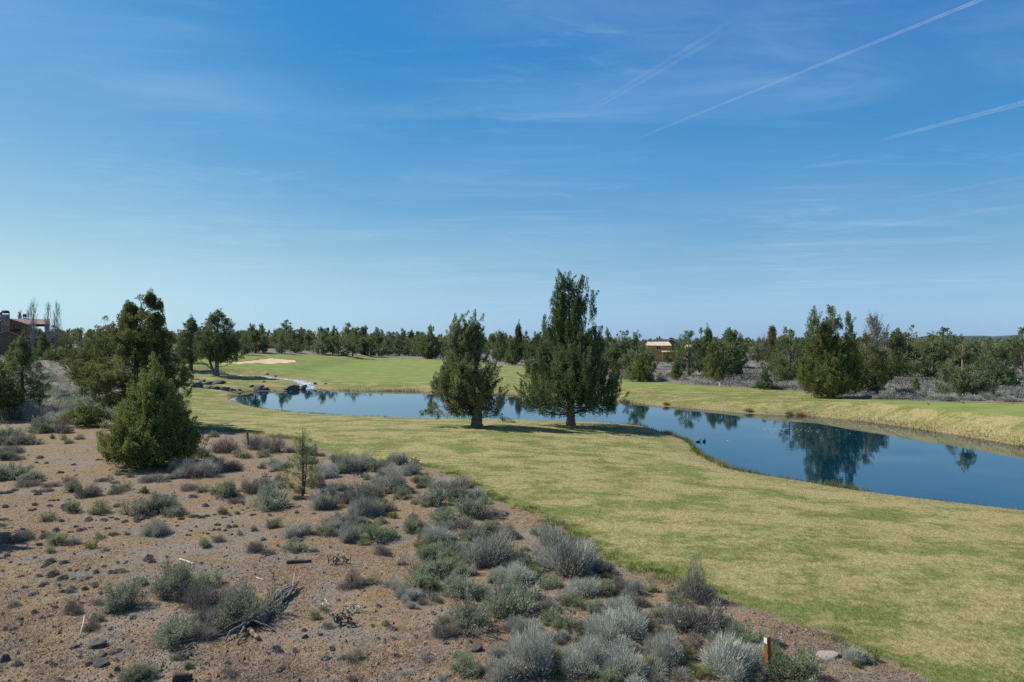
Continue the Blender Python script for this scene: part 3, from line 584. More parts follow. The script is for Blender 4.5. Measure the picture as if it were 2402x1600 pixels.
# middle, between the two pond junipers
tree_at(1010, 842, 768, 48, 'egg', 'leaf_deep', None, label='dark egg-shaped juniper left of the broken-topped juniper at the green', group=Gm)
tree_at(1172, 848, 760, 42, 'ragged', 'leaf_mix', None, label='ragged juniper with thin bare tops showing between the two pond junipers', group=Gm)
tree_at(1201, 856, 791, 34, 'cone', 'leaf_lime', None, label='bushy yellow-green juniper at the edge of the mown strip', group=Gm)
tree_at(1216, 848, 757, 24, 'narrow', 'leaf_mix', None, label='tall thin juniper spire between the two pond junipers', group=Gm)
tree_at(1236, 845, 781, 36, 'egg', 'leaf_deep', None, label='dark juniper beside the thin spire, left of the tall spired juniper', group=Gm)
tree_at(1258, 846, 774, 30, 'narrow', 'leaf_deep', None, label='pointed juniper touching the left flank of the tall spired juniper', group=Gm)
# row behind the green
Gr = 'row of junipers behind the green'
ROW = [(120,290,105,110,'open'),(270,305,65,160,'cone'),(355,300,110,60,'narrow'),(550,312,80,110,'ragged'),(610,275,90,130,'egg'),(690,305,200,110,'egg'),(720,270,150,100,'egg'),(840,285,90,160,'ragged'),(980,322,70,170,'ragged'),(1090,325,95,110,'open'),(1150,315,200,140,'egg'),(1205,338,280,100,'egg'),(1300,345,100,140,'open'),(1410,325,130,90,'narrow'),(1490,342,120,110,'cone'),(1580,344,105,130,'ragged'),(1660,330,160,100,'egg'),(1790,338,120,180,'cone'),(1900,342,150,140,'egg'),(2000,345,150,140,'egg'),(2140,370,40,160,'ragged'),(2060,350,130,100,'cone'),(2260,362,150,140,'open'),(440,255,190,120,'egg'),(395,262,172,60,'cone')]
mats = ['leaf_mix', 'leaf_deep', 'leaf_mix', 'leaf_grey', 'leaf_olive']
for q, (zx, zb, zt, zw, kind) in enumerate(ROW):
    tree_at(540+zx/4.527, 760+zb/4.527, 760+zt/4.527, zw/4.527*1.35, kind, mats[q % 5], {'open': 'open juniper', 'cone': 'cone-shaped juniper', 'narrow': 'slim juniper', 'ragged': 'ragged pointed juniper', 'egg': 'rounded juniper'}[kind], 'far', Gr, i=q % 2)
# left, around the big house
Gl = 'junipers around the tiled house'
tree_at(9, 826, 773, 50, 'egg', 'leaf_deep', None, label='dark juniper below the big stone chimney at the left border', group=Gl)
tree_at(101, 843, 780, 42, 'cone', 'leaf_mix', None, label='bluish cone juniper in front of the tiled porch end', group=Gl)
tree_at(157, 842, 777, 44, 'egg', 'leaf_deep', None, label='dark green rounded juniper next to the bare poplars', group=Gl)
tree_at(190, 898, 770, 66, 'open', 'leaf_olive', None, label='olive juniper with a bare lower trunk on the sagebrush slope', group=Gl)
tree_at(130, 848, 805, 40, 'egg', 'leaf_lime', None, label='light green low juniper below the bare poplars', group=Gl)
tree_at(212, 850, 785, 50, 'egg', 'leaf_deep', None, label='dark juniper between the slope juniper and the big open juniper', group=Gl)
tree_at(238, 845, 783, 36, 'cone', 'leaf_mix', None, label='pointed juniper just showing left of the big open juniper', group=Gl)
tree_at(30, 850, 800, 30, 'cone', 'leaf_lime', None, label='little yellow-green juniper against the brown house wall', group=Gl)
tree_at(430, 850, 782, 46, 'egg', 'leaf_mix', None, label='rounded juniper between the big open juniper and the two-trunked one', group=Gl)
tree_at(575, 832, 778, 30, 'egg', 'leaf_grey', None, label='grey juniper touching the round two-trunked juniper from behind', group=Gl)
# one outside the picture whose shadow falls into it
put_tree('juniper_tree', var('mid', 'cone', 'leaf_olive'), (-21.3, 24.6, float(height(np.array([-21.3]), np.array([24.6]))[0])), 'juniper beyond the left border whose shadow crosses the dirt', 'tree', None, 1.0, (.75, .75, .62))
put_tree('juniper_tree', var('mid', 'egg', 'leaf_olive'), (-14.6, 15.2, float(height(np.array([-14.6]), np.array([15.2]))[0])), 'low juniper beyond the lower left corner casting a shadow', 'tree', None, 2.0, (.3, .3, .28))

# scattered trees farther off
g = np.random.default_rng(21); placed = []
KK = ['egg', 'cone', 'ragged', 'egg', 'open', 'narrow', 'ragged']
def scatter(n, u0, u1, d0, d1, h0, h1, group):
    k = 0; tries = 0
    while k < n and tries < n*60:
        tries += 1
        u = g.uniform(u0, u1); D = d0*(d1/d0)**g.uniform(0, 1); x = (u-1201)/F*D
        if any(abs(x-a) < 3.0 and abs(D-b) < 5 for a, b in placed): continue
        if inside(lawnW, np.array([x]), np.array([D]))[0] or sdf(lawnW, np.array([x]), np.array([D]))[0] > -3: continue
        z = float(height(np.array([x]), np.array([D]))[0]); v = 800-(z-CAMZ)/D*F
        if (1735 < u < 1830 and D < 215) or (1520 < u < 1600 and D < 270): continue
        placed.append((x, D)); H = g.uniform(h0, h1)*(.62+.62*g.random()); kind = KK[g.integers(7)]; W = H*{'narrow': .46, 'cone': .68, 'egg': .85, 'ragged': .78, 'open': .88}[kind]
        m = mats[g.integers(5)]
        tree_at(u, v, v-H/D*F, W/D*F, kind, m, {'leaf_mix': 'green', 'leaf_deep': 'dark', 'leaf_grey': 'grey-green', 'leaf_olive': 'olive'}[m]+' '+{'open': 'open juniper', 'cone': 'conical juniper', 'narrow': 'slim juniper', 'ragged': 'ragged juniper', 'egg': 'rounded juniper'}[kind], 'far', group, i=int(g.integers(2)), loc=Vector((x, D, z)))
        k += 1
scatter(98, 1420, 2420, 125, 380, 6.0, 9.2, 'junipers scattered over the sagebrush flat')
scatter(34, -30, 470, 180, 420, 5.0, 8.0, 'junipers on the rise behind the house')
scatter(72, 560, 1430, 256, 350, 7.0, 9.5, 'junipers on the flat behind the green')
# the distant wood, one mass
def far_wood():
    g = np.random.default_rng(3); b = MB(); N = 3400
    D = 360*(4200/360)**(g.uniform(0, 1, N)**1.4); u = g.uniform(-250, 2650, N); X = (u-1201)/F*D
    Z = height(X, D); H = g.uniform(5.0, 8.8, N); W = H*g.uniform(.45, .8, N); k = 80
    t = g.uniform(.02, 1, (N, k)); r = W[:, None]/2*prof(t, .32)*np.sqrt(g.uniform(.2, 1, (N, k))); th = g.uniform(0, 6.283, (N, k))
    P = np.stack([X[:, None]+r*np.cos(th), D[:, None]+r*np.sin(th), Z[:, None]+H[:, None]*t], -1).reshape(-1, 3)
    d = norm(np.array([0, 0, .8])+g.standard_normal((N*k, 3))*.7)
    b.leaves(P, d, np.repeat(H, k)*.16, np.repeat(W, k)*.17, g)
    tag(link('distant_wood', b.mesh('distant_wood', M['leaf_mix'])), 'mass of junipers fading toward the horizon', None, None, 'stuff')
far_wood()

# ------------------------------------------------------------------ leafless and pale trees
M['pale_twig'] = simple('pale_twig', (.30, .285, .25), .9, .2)
M['leaf_gold'] = leaf_mat('poplar_leaf', (.11, .10, .04), (.26, .19, .06), .3, .2)
M['leaf_pale'] = leaf_mat('bud_leaf', (.20, .20, .13), (.33, .32, .22), .3, .2)
def bare_tree(seed, H, W, n, upright, leafm=None, nl=0, r0=.12, lf=.16):
    g = np.random.default_rng(seed); tb = MB()
    tb.tube([(0, 0, -.4), (.02, 0, H*.4), (0, 0, H*.96)], [r0, r0*.6, .015], 6, .05, True)
    for i in range(4):
        a = g.uniform(0, 6.28); z = H*g.uniform(.06, .3); e = np.array([math.cos(a), math.sin(a), 0])*W*g.uniform(.15, .42)
        tb.tube([(0, 0, z), e*.8+[0, 0, z+H*.12], e*1.0+[0, 0, z+H*g.uniform(.4, .6)]], [r0*.55, r0*.4, .015], 5, 0, False)
    t = g.uniform(.08, .97, n); a = g.uniform(0, 6.28, n); L = H*g.uniform(.10, .26, n)*(1.1-.6*t); tilt = upright*g.uniform(.5, 1.2, n)
    rr = W/2*np.sin(np.pi*np.clip(t, .08, .96))**.6*g.uniform(0, .8, n)*(1+.5*np.sin(a*2+seed))
    P0 = np.stack([rr*np.cos(a), rr*np.sin(a), H*t*.86], -1); D = np.stack([np.cos(a)*np.sin(tilt), np.sin(a)*np.sin(tilt), np.cos(tilt)], -1); P1 = P0+D*L[:, None]
    tb.twigs(P0, P1, r0*.17, r0*.07)
    k = np.repeat(np.arange(n), 5); s = g.uniform(.3, 1, len(k))[:, None]; q = P0[k]*(1-s)+P1[k]*s; dd = norm(D[k]+g.standard_normal((len(k), 3))*.4)
    tb.twigs(q, q+dd*(L[k]*.3)[:, None], r0*.07, r0*.03)
    trunk = tb.mesh('trunk', M['pale_twig'], True); cb = MB()
    if leafm:
        k = g.integers(0, n, nl); s = g.uniform(.2, 1.1, nl)[:, None]; q = P0[k]*(1-s)+P1[k]*s+g.standard_normal((nl, 3))*W*.05
        cb.leaves(q, g.standard_normal((nl, 3))+[0, 0, .8], lf, lf*.6, g); return trunk, cb.mesh('crown', M[leafm])
    nl = n*4; k = g.integers(0, n, nl); s = g.uniform(.5, 1.15, nl)[:, None]; q = P0[k]*(1-s)+P1[k]*s
    cb.twigs(q, q+norm(D[k]+g.standard_normal((nl, 3))*.3)*H*.03, r0*.05, r0*.025); return trunk, cb.mesh('crown', M['pale_twig'])
def bare_at(u, vb, vt, w, D, label, seed, n=85, up=.22, leafm=None, nl=0, lf=.2, name='poplar_tree', group=None):
    x = (u-1201)/F*D; z = float(height(np.array([x]), np.array([D]))[0]); H = 7-(vt-800)/F*D - z
    put_tree(name, bare_tree(seed, H, w/F*D, n, up, leafm, nl, .014*H, lf), (x, D, z), label, 'tree', group)
Gp = 'bare poplars by the tiled house'
bare_at(78, 835, 690, 17, 144, 'bare grey poplar in front of the tiled roof ridge', 1, group=Gp)
bare_at(113, 835, 700, 16, 144, 'bare grey poplar at the end of the tiled roof', 2, group=Gp)
bare_at(134, 835, 697, 24, 150, 'many-stemmed bare poplar standing clear of the house', 3, 100, .2, group=Gp)
bare_at(47, 830, 722, 10, 172, 'small yellowish poplar behind the roof between the two chimneys', 4, 160, .2, 'leaf_gold', 500, .22, group=Gp)
bare_at(66, 830, 716, 14, 172, 'thin faint bare poplar beside the small chimney', 5, 110, .3, group=Gp)
bare_at(1811, 850, 758, 26, 225, 'yellowish poplar coming into leaf beyond the road', 6, 240, .3, 'leaf_gold', 4200, .4)
bare_at(2050, 885, 721, 36, 128, 'pale budding tree rising behind the big three-peaked juniper', 7, 300, .5, 'leaf_pale', 2600, .22)
bare_at(2078, 880, 750, 26, 135, 'faint leafless tree next to the pale budding tree', 8, 160, .5, group='leafless trees')
bare_at(2100, 880, 766, 30, 135, 'wide pale leafless tree beside the dark green juniper', 9, 200, .6, 'leaf_pale', 700, .2, group='leafless trees')
bare_at(1790, 850, 775, 22, 232, 'thin leafless tree beside the yellowish poplar', 10, 110, .5)
bare_at(2113, 866, 796, 30, 200, 'bright spring-green tree behind the dark green juniper', 12, 160, .6, 'leaf_lime', 1800, .45, 'deciduous_tree')
#PART3
# ------------------------------------------------------------------ sagebrush, rabbitbrush and bunchgrass
M['sage'] = leaf_mat('sage_leaf', (.165, .182, .120), (.420, .438, .305), .25, .35, 3.0)
M['sage_light'] = leaf_mat('sage_leaf_light', (.170, .200, .105), (.400, .430, .255), .3, .35, 3.0)
M['rabbit'] = leaf_mat('rabbitbrush_stalk', (.210, .208, .175), (.520, .515, .44), .2, .35, 3.0, (.40, .35, .20))
M['silver'] = leaf_mat('silver_leaf', (.26, .27, .225), (.55, .565, .48), .25, .25, 3.0)
M['dead'] = leaf_mat('dead_twig', (.135, .120, .100), (.390, .352, .300), .15, .35, 3.0, (.25, .26, .16))
M['yellow'] = leaf_mat('yellow_leaf', (.16, .17, .045), (.36, .35, .11), .3, .25, 3.0)
M['bright'] = leaf_mat('green_leaf', (.10, .145, .03), (.25, .31, .085), .3, .25, 3.0)
M['straw'] = leaf_mat('straw_stalk', (.24, .17, .10), (.50, .39, .25), .25, .25, 3.0)
M['tuft'] = leaf_mat('grey_tuft', (.072, .067, .060), (.310, .285, .250), .1, .4, 5.0)
M['tuft_g'] = leaf_mat('green_tuft', (.07, .08, .042), (.25, .25, .15), .1, .4, 5.0)
M['sage_far'] = leaf_mat('far_sage_leaf', (.095, .094, .082), (.345, .338, .300), .15, .0, .12)
M['stem'] = simple('sage_stem', (.17, .14, .115), .95, .3, 8)

def dome(g, n, inner=.0):
    z = g.uniform(-.05, 1, n); a = g.uniform(0, 6.283, n); r = np.sqrt(np.maximum(1-z*z, 0))
    d = np.stack([r*np.cos(a), r*np.sin(a), z], -1); return d, (inner+(1-inner)*g.uniform(0, 1, n)**.4)
def lumps(g, d):                                 # uneven outline
    k = norm(g.standard_normal((9, 3))+[0, 0, .5]); w = np.exp(-((1-(d@k.T))/.12))*g.uniform(-.35, .42, 9)[None]
    return 1+w.sum(1)
def shrub_unit(kind, g, b, st, f, ls):            # f: share of the elements, ls: size of one leaf in unit space
    hs = .62; S3 = np.array([.5, .5, hs])
    if kind in 'GSYB':
        n = max(int({'G': 150, 'S': 105, 'Y': 75, 'B': 60}[kind]*f), 8); K = 46
        d, rho = dome(g, n, .35); keep = vn(d[:, 0]*2.6+g.uniform(0, 60), d[:, 1]*2.6+d[:, 2]*2, 3) > -.3; d, rho = d[keep], rho[keep]; n = len(d)
        C = d*(rho*lumps(g, d))[:, None]*S3*.9; C[:, 2] = np.maximum(C[:, 2], .05)
        dr = norm(d+np.array([0, 0, .6])+g.standard_normal((n, 3))*.3)
        s = g.uniform(0, 1, (n, K)); q = g.standard_normal((n, K, 3)); P = C[:, None]+dr[:, None]*((s-.4)*.16*ls)[..., None]+q*.030*ls
        b.leaves(P.reshape(-1, 3), norm(dr[:, None]+q*.35).reshape(-1, 3), .045*ls*g.uniform(.6, 1.5, n*K), .014*ls*g.uniform(.7, 1.4, n*K), g)
        for i in g.permutation(n)[:max(int(26*f), 4)]:
            c = C[i]; m = c*.5+g.standard_normal(3)*.05; m[2] = c[2]*.42
            tt = np.linspace(0, 1, 5)[:, None]; B = (1-tt)**2*np.array([0, 0, -.05])+2*tt*(1-tt)*m+tt**2*c
            st.tube(B, np.linspace(.017, .004, 5)*ls, 4, 0, False)
        j = np.repeat(np.arange(n), 3); st.twigs(C[j]*.55, C[j]+g.standard_normal((len(j), 3))*.04, .004*ls, .0018*ls)
    elif kind in 'RW':
        n = int(6800*f); d, rho = dome(g, n, .2); lm = lumps(g, d); C = d*lm[:, None]*S3
        s0 = g.uniform(.12, .88, n)**.8; L = g.uniform(.07, .19, n)*ls
        P = C*s0[:, None]+g.standard_normal((n, 3))*.03; P[:, 2] = np.maximum(P[:, 2], 0)
        D = norm(d*S3+np.array([0, 0, .2])+g.standard_normal((n, 3))*.16)
        b.blades(P, D, np.minimum(L, np.maximum(1.12-s0, .12)*.5), .0085*ls*g.uniform(.6, 1.5, n), g)
        m = max(int(130*f), 12); j = g.permutation(n)[:m]; st.twigs(np.tile([[0, 0, -.05]], (m, 1))+g.standard_normal((m, 3))*.02, C[j]*.7, .006*ls, .002*ls)
    elif kind == 'D':
        n = int(3400*f); d, rho = dome(g, n, .25); lm = lumps(g, d); C = d*(rho*lm)[:, None]*S3
        D = norm(d+np.array([0, 0, .3])+g.standard_normal((n, 3))*.5); L = g.uniform(.05, .13, n)*ls
        b.blades(C*.92, D, L, .0075*ls*g.uniform(.6, 1.5, n), g)
        for i in g.permutation(n)[:max(int(34*f), 5)]:
            c = C[i]; m = c*.5+g.standard_normal(3)*.06; m[2] = abs(m[2])*.8
            tt = np.linspace(0, 1, 5)[:, None]; B = (1-tt)**2*np.array([0, 0, -.05])+2*tt*(1-tt)*m+tt**2*c
            st.tube(B, np.linspace(.014, .003, 5)*ls, 4, 0, False)
        j = g.permutation(n)[:int(320*f)]; st.twigs(C[j]*.5, C[j]*1.02, .0035*ls, .0012*ls)
def shrub_mesh(kind, seed):
    g = np.random.default_rng(1000+seed); b = MB(); st = MB()
    if kind in 'TU':
        for q in range(int(g.integers(2, 5))):
            s = g.uniform(.45, .85); o = np.array([g.uniform(-.28, .28), g.uniform(-.25, .25), 0]); n = 380; d, rho = dome(g, n, .5); C = d*np.array([.42, .42, .36])*(rho*lumps(g, d))[:, None]
            D = norm(d+np.array([0, 0, .5])+g.standard_normal((n, 3))*.4); b.blades((C*.75)*s+o, D, g.uniform(.08, .22, n)*(.4+.6*s), .016*g.uniform(.5, 1.5, n), g)
            z = np.linspace(0, 1, 5); a = np.linspace(0, 2*math.pi, 10, endpoint=False); Rr = np.array([.40, .37, .30, .2, .02])     # the dense old crown of the tuft
            ring = np.stack([Rr[:, None]*np.cos(a), Rr[:, None]*np.sin(a), np.repeat((z*.26-.02)[:, None], 10, 1)], -1)*(1+.2*g.standard_normal((5, 10, 1)))*s+o
            i = np.arange(4)[:, None]*10; k = np.arange(10)[None]; b.add(ring.reshape(-1, 3), np.stack([i+k, i+(k+1) % 10, i+(k+1) % 10+10, i+k+10], -1).reshape(-1, 4))
        return b, None
    m = int(g.integers(4, 9)) if kind in 'GRWD' else int(g.integers(2, 5))
    sc_ = g.uniform(.32, .72, m); sc_[0] = g.uniform(.62, .88); w2 = sc_**2/np.sum(sc_**2)
    for q in range(m):
        s = sc_[q]; a = g.uniform(0, 6.28); r = 0 if q == 0 else g.uniform(.18, .42); bs, ss = MB(), MB(); shrub_unit(kind, g, bs, ss, w2[q], 1/s)
        lean = np.array([math.cos(a), math.sin(a), 0])*g.uniform(0, .35); o = np.array([math.cos(a)*r, math.sin(a)*r, 0]); hz = g.uniform(.7, 1.35)
        for src, dst in ((bs, b), (ss, st)):
            off = dst.n
            for V in src.V: V2 = V*[s, s, s*hz]; dst.V.append(V2+o+lean*V2[:, 2:3]); dst.n += len(V)
            for k_, L_ in src.F.items(): dst.F.setdefault(k_, []).extend([x+off for x in L_])
    return b, st
SHM = {'G': 'sage', 'S': 'sage_light', 'R': 'rabbit', 'W': 'silver', 'D': 'dead', 'Y': 'yellow', 'B': 'bright', 'T': 'tuft', 'U': 'tuft_g'}
SHN = {'G': ('sagebrush', 'shrub', 'grey-green sagebrush'), 'S': ('sagebrush', 'shrub', 'light green sagebrush'), 'R': ('rabbitbrush', 'shrub', 'grey rabbitbrush'), 'W': ('rabbitbrush', 'shrub', 'silvery white rabbitbrush'), 'D': ('dead_shrub', 'shrub', 'dark twiggy shrub'),
       'Y': ('green_shrub', 'shrub', 'yellow-green shrub'), 'B': ('green_shrub', 'shrub', 'bright green plant'), 'T': ('bunchgrass_tuft', 'grass tuft', 'dark grey tuft'), 'U': ('bunchgrass_tuft', 'grass tuft', 'greenish tuft')}
SHG = {'sagebrush': 'sagebrush on the dirt', 'rabbitbrush': 'rabbitbrush on the dirt', 'dead_shrub': 'twiggy shrubs on the dirt', 'green_shrub': 'small green shrubs', 'bunchgrass_tuft': 'bunchgrass tufts on the dirt'}
SHV = {}
for kind in SHM:
    SHV[kind] = []
    for q in range(5 if kind in 'GSRDT' else 3):
        b, st = shrub_mesh(kind, q*9+ord(kind))
        SHV[kind].append((b.mesh('foliage' if st else 'bunchgrass_tuft', M[SHM[kind]]), st.mesh('stem', M['stem']) if st else None))
SITEMS = []
def shrub(u, v, w, kind, hf=1.0, label=None):
    SITEMS.append((u, v, w, kind, hf, label))
def zoomlist(ox, oy, s, txt):
    for it in txt.split():
        p = it.split(','); k = p[3][0]; hf = float(p[4]) if len(p) > 4 else 1.0
        shrub(ox+float(p[0])/s, oy+float(p[1])/s, float(p[2])/s, k, hf)
Z = 5.2275
zoomlist(0, 1000, Z, '''70,240,260,G 300,230,230,D,1.2 430,230,150,G 560,85,350,G 760,90,220,D 60,670,300,G,1.2 180,650,240,G,1.2 330,690,230,G 470,655,160,G 330,745,280,D,.6 640,155,100,Y 770,168,110,Y 985,160,120,S 860,212,130,S,.7 20,130,160,G 150,120,200,G 230,420,160,D,.6 30,420,220,G
900,800,240,G 1100,870,270,D,1.15 830,705,140,D 915,1060,175,S,1.2 1225,1072,235,S,1.1 1740,1085,330,G,1.1 1950,1070,330,G,1.15 1980,1345,330,W 600,1162,150,S 775,1175,115,U 1090,1165,145,T 570,455,85,T 740,580,95,U 930,605,55,T 410,852,135,T 560,812,145,T 70,832,125,T 210,802,145,T,.7
630,920,80,T 690,917,90,T 120,995,135,T 420,975,95,U 610,992,115,T 790,985,105,T 400,1040,115,T 1430,992,115,T 1275,1160,90,T 1360,1130,65,T 1430,1152,85,T 1525,1185,115,T 1700,1152,190,T 1680,1182,95,T 1800,1140,85,T 930,1242,95,T 1000,1286,115,T 1110,1250,65,T 1325,1262,80,T 690,1296,155,T 530,1300,65,T 280,1270,85,T 870,1306,65,T 1810,1225,65,T 1380,750,65,T 1220,420,75,T 650,745,170,D,.6
740,1455,240,S 900,1462,160,D 1130,1512,180,B 1240,1385,170,B,.6 1420,1345,120,B,.5 550,1375,120,D 620,1552,120,S 1510,795,190,S,.8 1750,825,170,B 1400,832,180,D,.6 1480,602,120,S,.5 1620,592,90,S 1290,682,200,D,.5 1420,702,120,D,.6 1900,690,320,D,.6 1620,552,75,U 300,1402,210,D 100,1450,260,D 480,1470,130,T 200,330,170,D 60,330,160,D 480,400,120,T 450,455,80,T 340,520,120,Y,.5 910,480,80,T 1700,600,70,T 1860,580,60,T 1960,560,60,T''')
zoomlist(400, 1000, Z, '''550,135,120,S 1060,290,200,D,1.6 1265,325,250,D,1.5 1660,362,190,D,1.5 1810,372,130,D,.7 2000,412,150,D,.7 1490,325,110,D 690,322,300,D 430,382,190,S 860,382,140,S 960,392,150,S 1130,382,150,S 230,620,400,D 400,620,330,R,.9 610,570,250,D,1.6 800,545,210,D,1.2 60,645,190,R 1115,515,115,S,1.1 1300,552,170,W 1270,480,130,S 1410,500,130,W 540,480,160,D 130,560,260,R
1030,825,270,D,1.5 1170,765,190,D,1.4 1320,755,180,R 700,870,260,G,1.3 530,845,130,S 230,795,210,D,.6 400,805,180,S,.6 270,882,135,T 1240,1030,430,G,1.15 1820,1025,240,R,1.5 2010,1005,220,G 1930,642,240,W 2060,560,200,W 2040,785,190,R 1800,745,240,D 1470,765,110,B 2000,1225,250,R 1980,1345,160,D 820,945,190,D,.6 570,892,85,T 430,992,155,T 660,1082,125,S 745,1012,65,T 825,1082,105,U 735,1102,55,T
310,1112,95,U 370,1132,105,T 450,1112,95,U 535,1092,55,T 1010,1097,75,T 890,1037,50,T 945,1017,75,T 1220,1102,85,T 130,1152,125,T 890,962,70,T 565,1282,115,T 570,1222,85,U 750,1252,155,T 670,1287,85,T 870,1232,55,T 1250,1257,85,T 310,1237,65,T 250,1292,75,T 215,1347,85,T 455,1327,65,T 750,1337,75,T 860,1337,90,B 1480,1375,210,R 1650,1335,200,R 610,1422,140,D 440,1485,165,S,1.2 510,1367,50,T 1130,1402,85,D
1030,1545,190,D,1.5 1320,1482,65,B 1760,1077,65,T 1955,1492,50,B 1105,1562,65,T 40,1105,220,G 80,1232,65,T 1720,460,160,R 1560,900,120,D,.6 1620,900,90,U''')
zoomlist(800, 1050, Z, '''90,305,270,R 250,285,260,R 400,295,210,G 520,235,150,D 690,215,210,R,1.1 590,335,160,R 60,690,230,D 220,650,340,D,1.3 330,395,110,S 470,445,150,R 640,545,300,R,1.2 790,340,210,R 820,565,130,D 560,565,130,S 710,645,200,S 400,845,300,R,1.2 560,775,170,G 370,945,90,B 660,875,140,Y 920,435,140,Y,1.1 1060,405,170,Y,.9 970,495,130,D 1090,485,130,B 1250,555,250,R,1.1 1480,495,200,R 1400,665,300,G 1560,625,230,R 1080,725,290,G,1.1 1750,705,140,S 1620,855,360,G,1.1 1530,935,130,S 1300,795,200,D,.5
130,1135,250,R,1.1 170,955,190,R,1.1 30,905,150,R 280,1015,90,S 440,1175,290,S,1.1 610,1125,180,S,1.1 490,1325,210,D 1240,975,320,S 1200,1165,300,W 1080,1175,130,D 1380,1085,100,S 940,1245,180,Y 1050,1375,280,S 1160,1285,180,S 1620,1155,260,G 1870,1045,200,D 1980,1085,180,D 2060,1115,150,D,1.3 1420,1395,320,G,1.1 1550,1245,160,R 1850,1455,480,R,1.1 1560,1465,160,S 2060,1485,170,G 1080,1570,320,G 900,972,75,T 680,987,55,T 720,1432,55,T 1480,1570,230,R''')
zoomlist(0, 1300, Z, '''1600,690,430,G,1.2 1770,385,160,S 610,125,190,U 550,162,115,T 780,122,135,T 640,275,180,U 480,287,105,T 770,312,145,U 860,207,75,T 935,212,65,T 1060,212,85,T 1180,243,140,T 1240,168,95,T 1375,248,140,T 1450,112,75,T 1550,107,75,T 1500,238,120,Y,.6 1560,222,55,T 1665,322,85,T 1830,105,210,T 1840,35,85,T 2045,42,65,T 1090,307,85,T 1000,327,85,T 905,317,75,T 535,393,130,T 735,397,65,T 850,445,160,T,1.2 810,478,125,T 1020,450,120,U,1.2 1160,403,140,T 300,424,95,T 425,510,90,T
255,283,85,T 35,218,75,T 130,33,125,T 30,63,75,T 435,53,65,T 135,107,55,U 1240,493,85,T 1320,483,85,T 960,562,45,T 870,608,85,T 1000,613,85,T 830,658,65,T 675,675,130,T 1230,625,150,D,.7 1300,588,55,T 460,715,140,T 870,745,235,D 520,798,85,T 620,768,65,T 1340,735,130,U 1205,825,130,S 1110,935,185,D 1320,955,150,T,.6 1580,813,135,T 30,945,85,T,1.3 255,1073,85,T 70,1062,45,T 980,1283,95,T 1420,1225,140,T 1300,1343,65,T 600,1345,100,T 1085,1375,140,T 1180,1363,95,T 1440,1445,120,U,1.4 515,1478,55,T 880,1570,60,T 770,1562,75,T 1800,1505,260,G,1.1 1600,1590,340,G''')
zoomlist(400, 1300, Z, '''110,570,330,G,1.7 370,440,270,S,1.0 350,655,330,D 600,630,290,D 950,860,430,G,1.2 720,885,310,D 130,1065,370,G 420,905,260,D,1.2 350,1055,260,D 370,293,95,T 570,293,75,T 605,288,55,T 680,33,65,T 1130,1155,65,T 1300,1215,190,T,1.2 1200,1235,85,T 1530,1205,135,T 1970,1185,115,T,1.2 1850,1305,155,T 1640,945,105,U 1840,1005,95,T 1360,1435,160,T 710,1355,105,T 790,1473,65,T 195,1425,105,B,1.3 40,1305,115,B 660,1455,105,S,.6 400,1413,65,T 230,1173,125,T 1190,1323,85,T 2060,1305,85,T 640,1545,95,T 480,1563,75,T''')
zoomlist(800, 1300, Z, '''1080,430,360,S 620,425,200,R 830,570,270,R 890,660,130,W 980,615,130,D 1170,585,160,D 1220,605,75,B 1480,510,350,G 1700,530,280,G 1530,965,500,G,1.25 1250,1030,280,D 1250,855,140,S 1330,1005,210,D 1990,760,340,G,1.1 1850,705,160,R 2000,355,160,R 1120,745,105,T 530,875,95,S,1.2 620,935,140,T 460,655,105,T 390,893,75,T 460,1043,65,T 650,1048,65,T 920,1023,75,T 540,1068,65,T 1260,1125,125,T 160,1305,200,D 30,1293,125,T 680,1273,135,T,.8 1060,1323,145,D,.6 1420,1275,140,S 1480,1510,400,S,.9 1700,1485,170,D 1900,1260,200,R 1950,1575,370,R,1.1 830,1473,135,R,.5 1230,1533,160,R,.6 130,1563,125,D 1600,1093,65,B 1430,205,150,Y''')
zoomlist(1150, 1200, Z, '''250,345,180,D,1.2 740,405,260,S,1.1 890,770,620,R,1.1 400,705,270,G 600,745,170,G 300,870,370,W 60,860,160,R 440,945,90,D 550,1070,180,S,1.1 640,865,90,S 820,925,140,S 1080,1050,330,W,1.2 1100,1205,190,S 1310,1230,230,S,1.1 1230,825,120,S 1390,705,90,S,1.2 1250,1015,100,B 1480,1205,120,S 1720,1065,270,R,1.2 1980,985,130,S,1.2 1830,1165,200,D 1650,1340,360,W 1700,1155,90,S 1900,1385,220,D 730,1375,240,S 950,1470,280,S,1.1 1130,1505,180,S 1270,1405,130,S 850,1135,160,D,.6 430,1510,300,W,1.2 250,1290,520,G,1.2 1400,1570,370,W 2070,1285,140,S 1560,1015,105,D''')
zoomlist(1150, 1400, 2.523, '''180,450,290,W,1.4 90,505,260,R,1.1 370,395,145,S,1.1 390,485,115,B 540,450,240,W,1.1 660,430,230,W,1.1 740,240,260,W 690,310,260,W 850,500,280,W 1050,380,240,R 1180,375,95,B 1220,475,105,B 1370,505,350,W,1.2 1580,360,150,R 1560,470,140,G 1710,385,140,S 1850,530,310,S 1740,475,140,S 640,510,110,S 745,512,130,S 1240,235,330,D,1.1 1110,200,200,R 1480,245,120,G,1.2 1560,300,140,G 950,205,130,D 2140,395,150,W,1.1 2290,392,75,B 1215,45,200,D,1.6 970,150,120,S,1.1 1250,505,120,Y 950,505,140,R 2190,430,60,B 1000,330,130,R''')
g = np.random.default_rng(404); n_ = 0
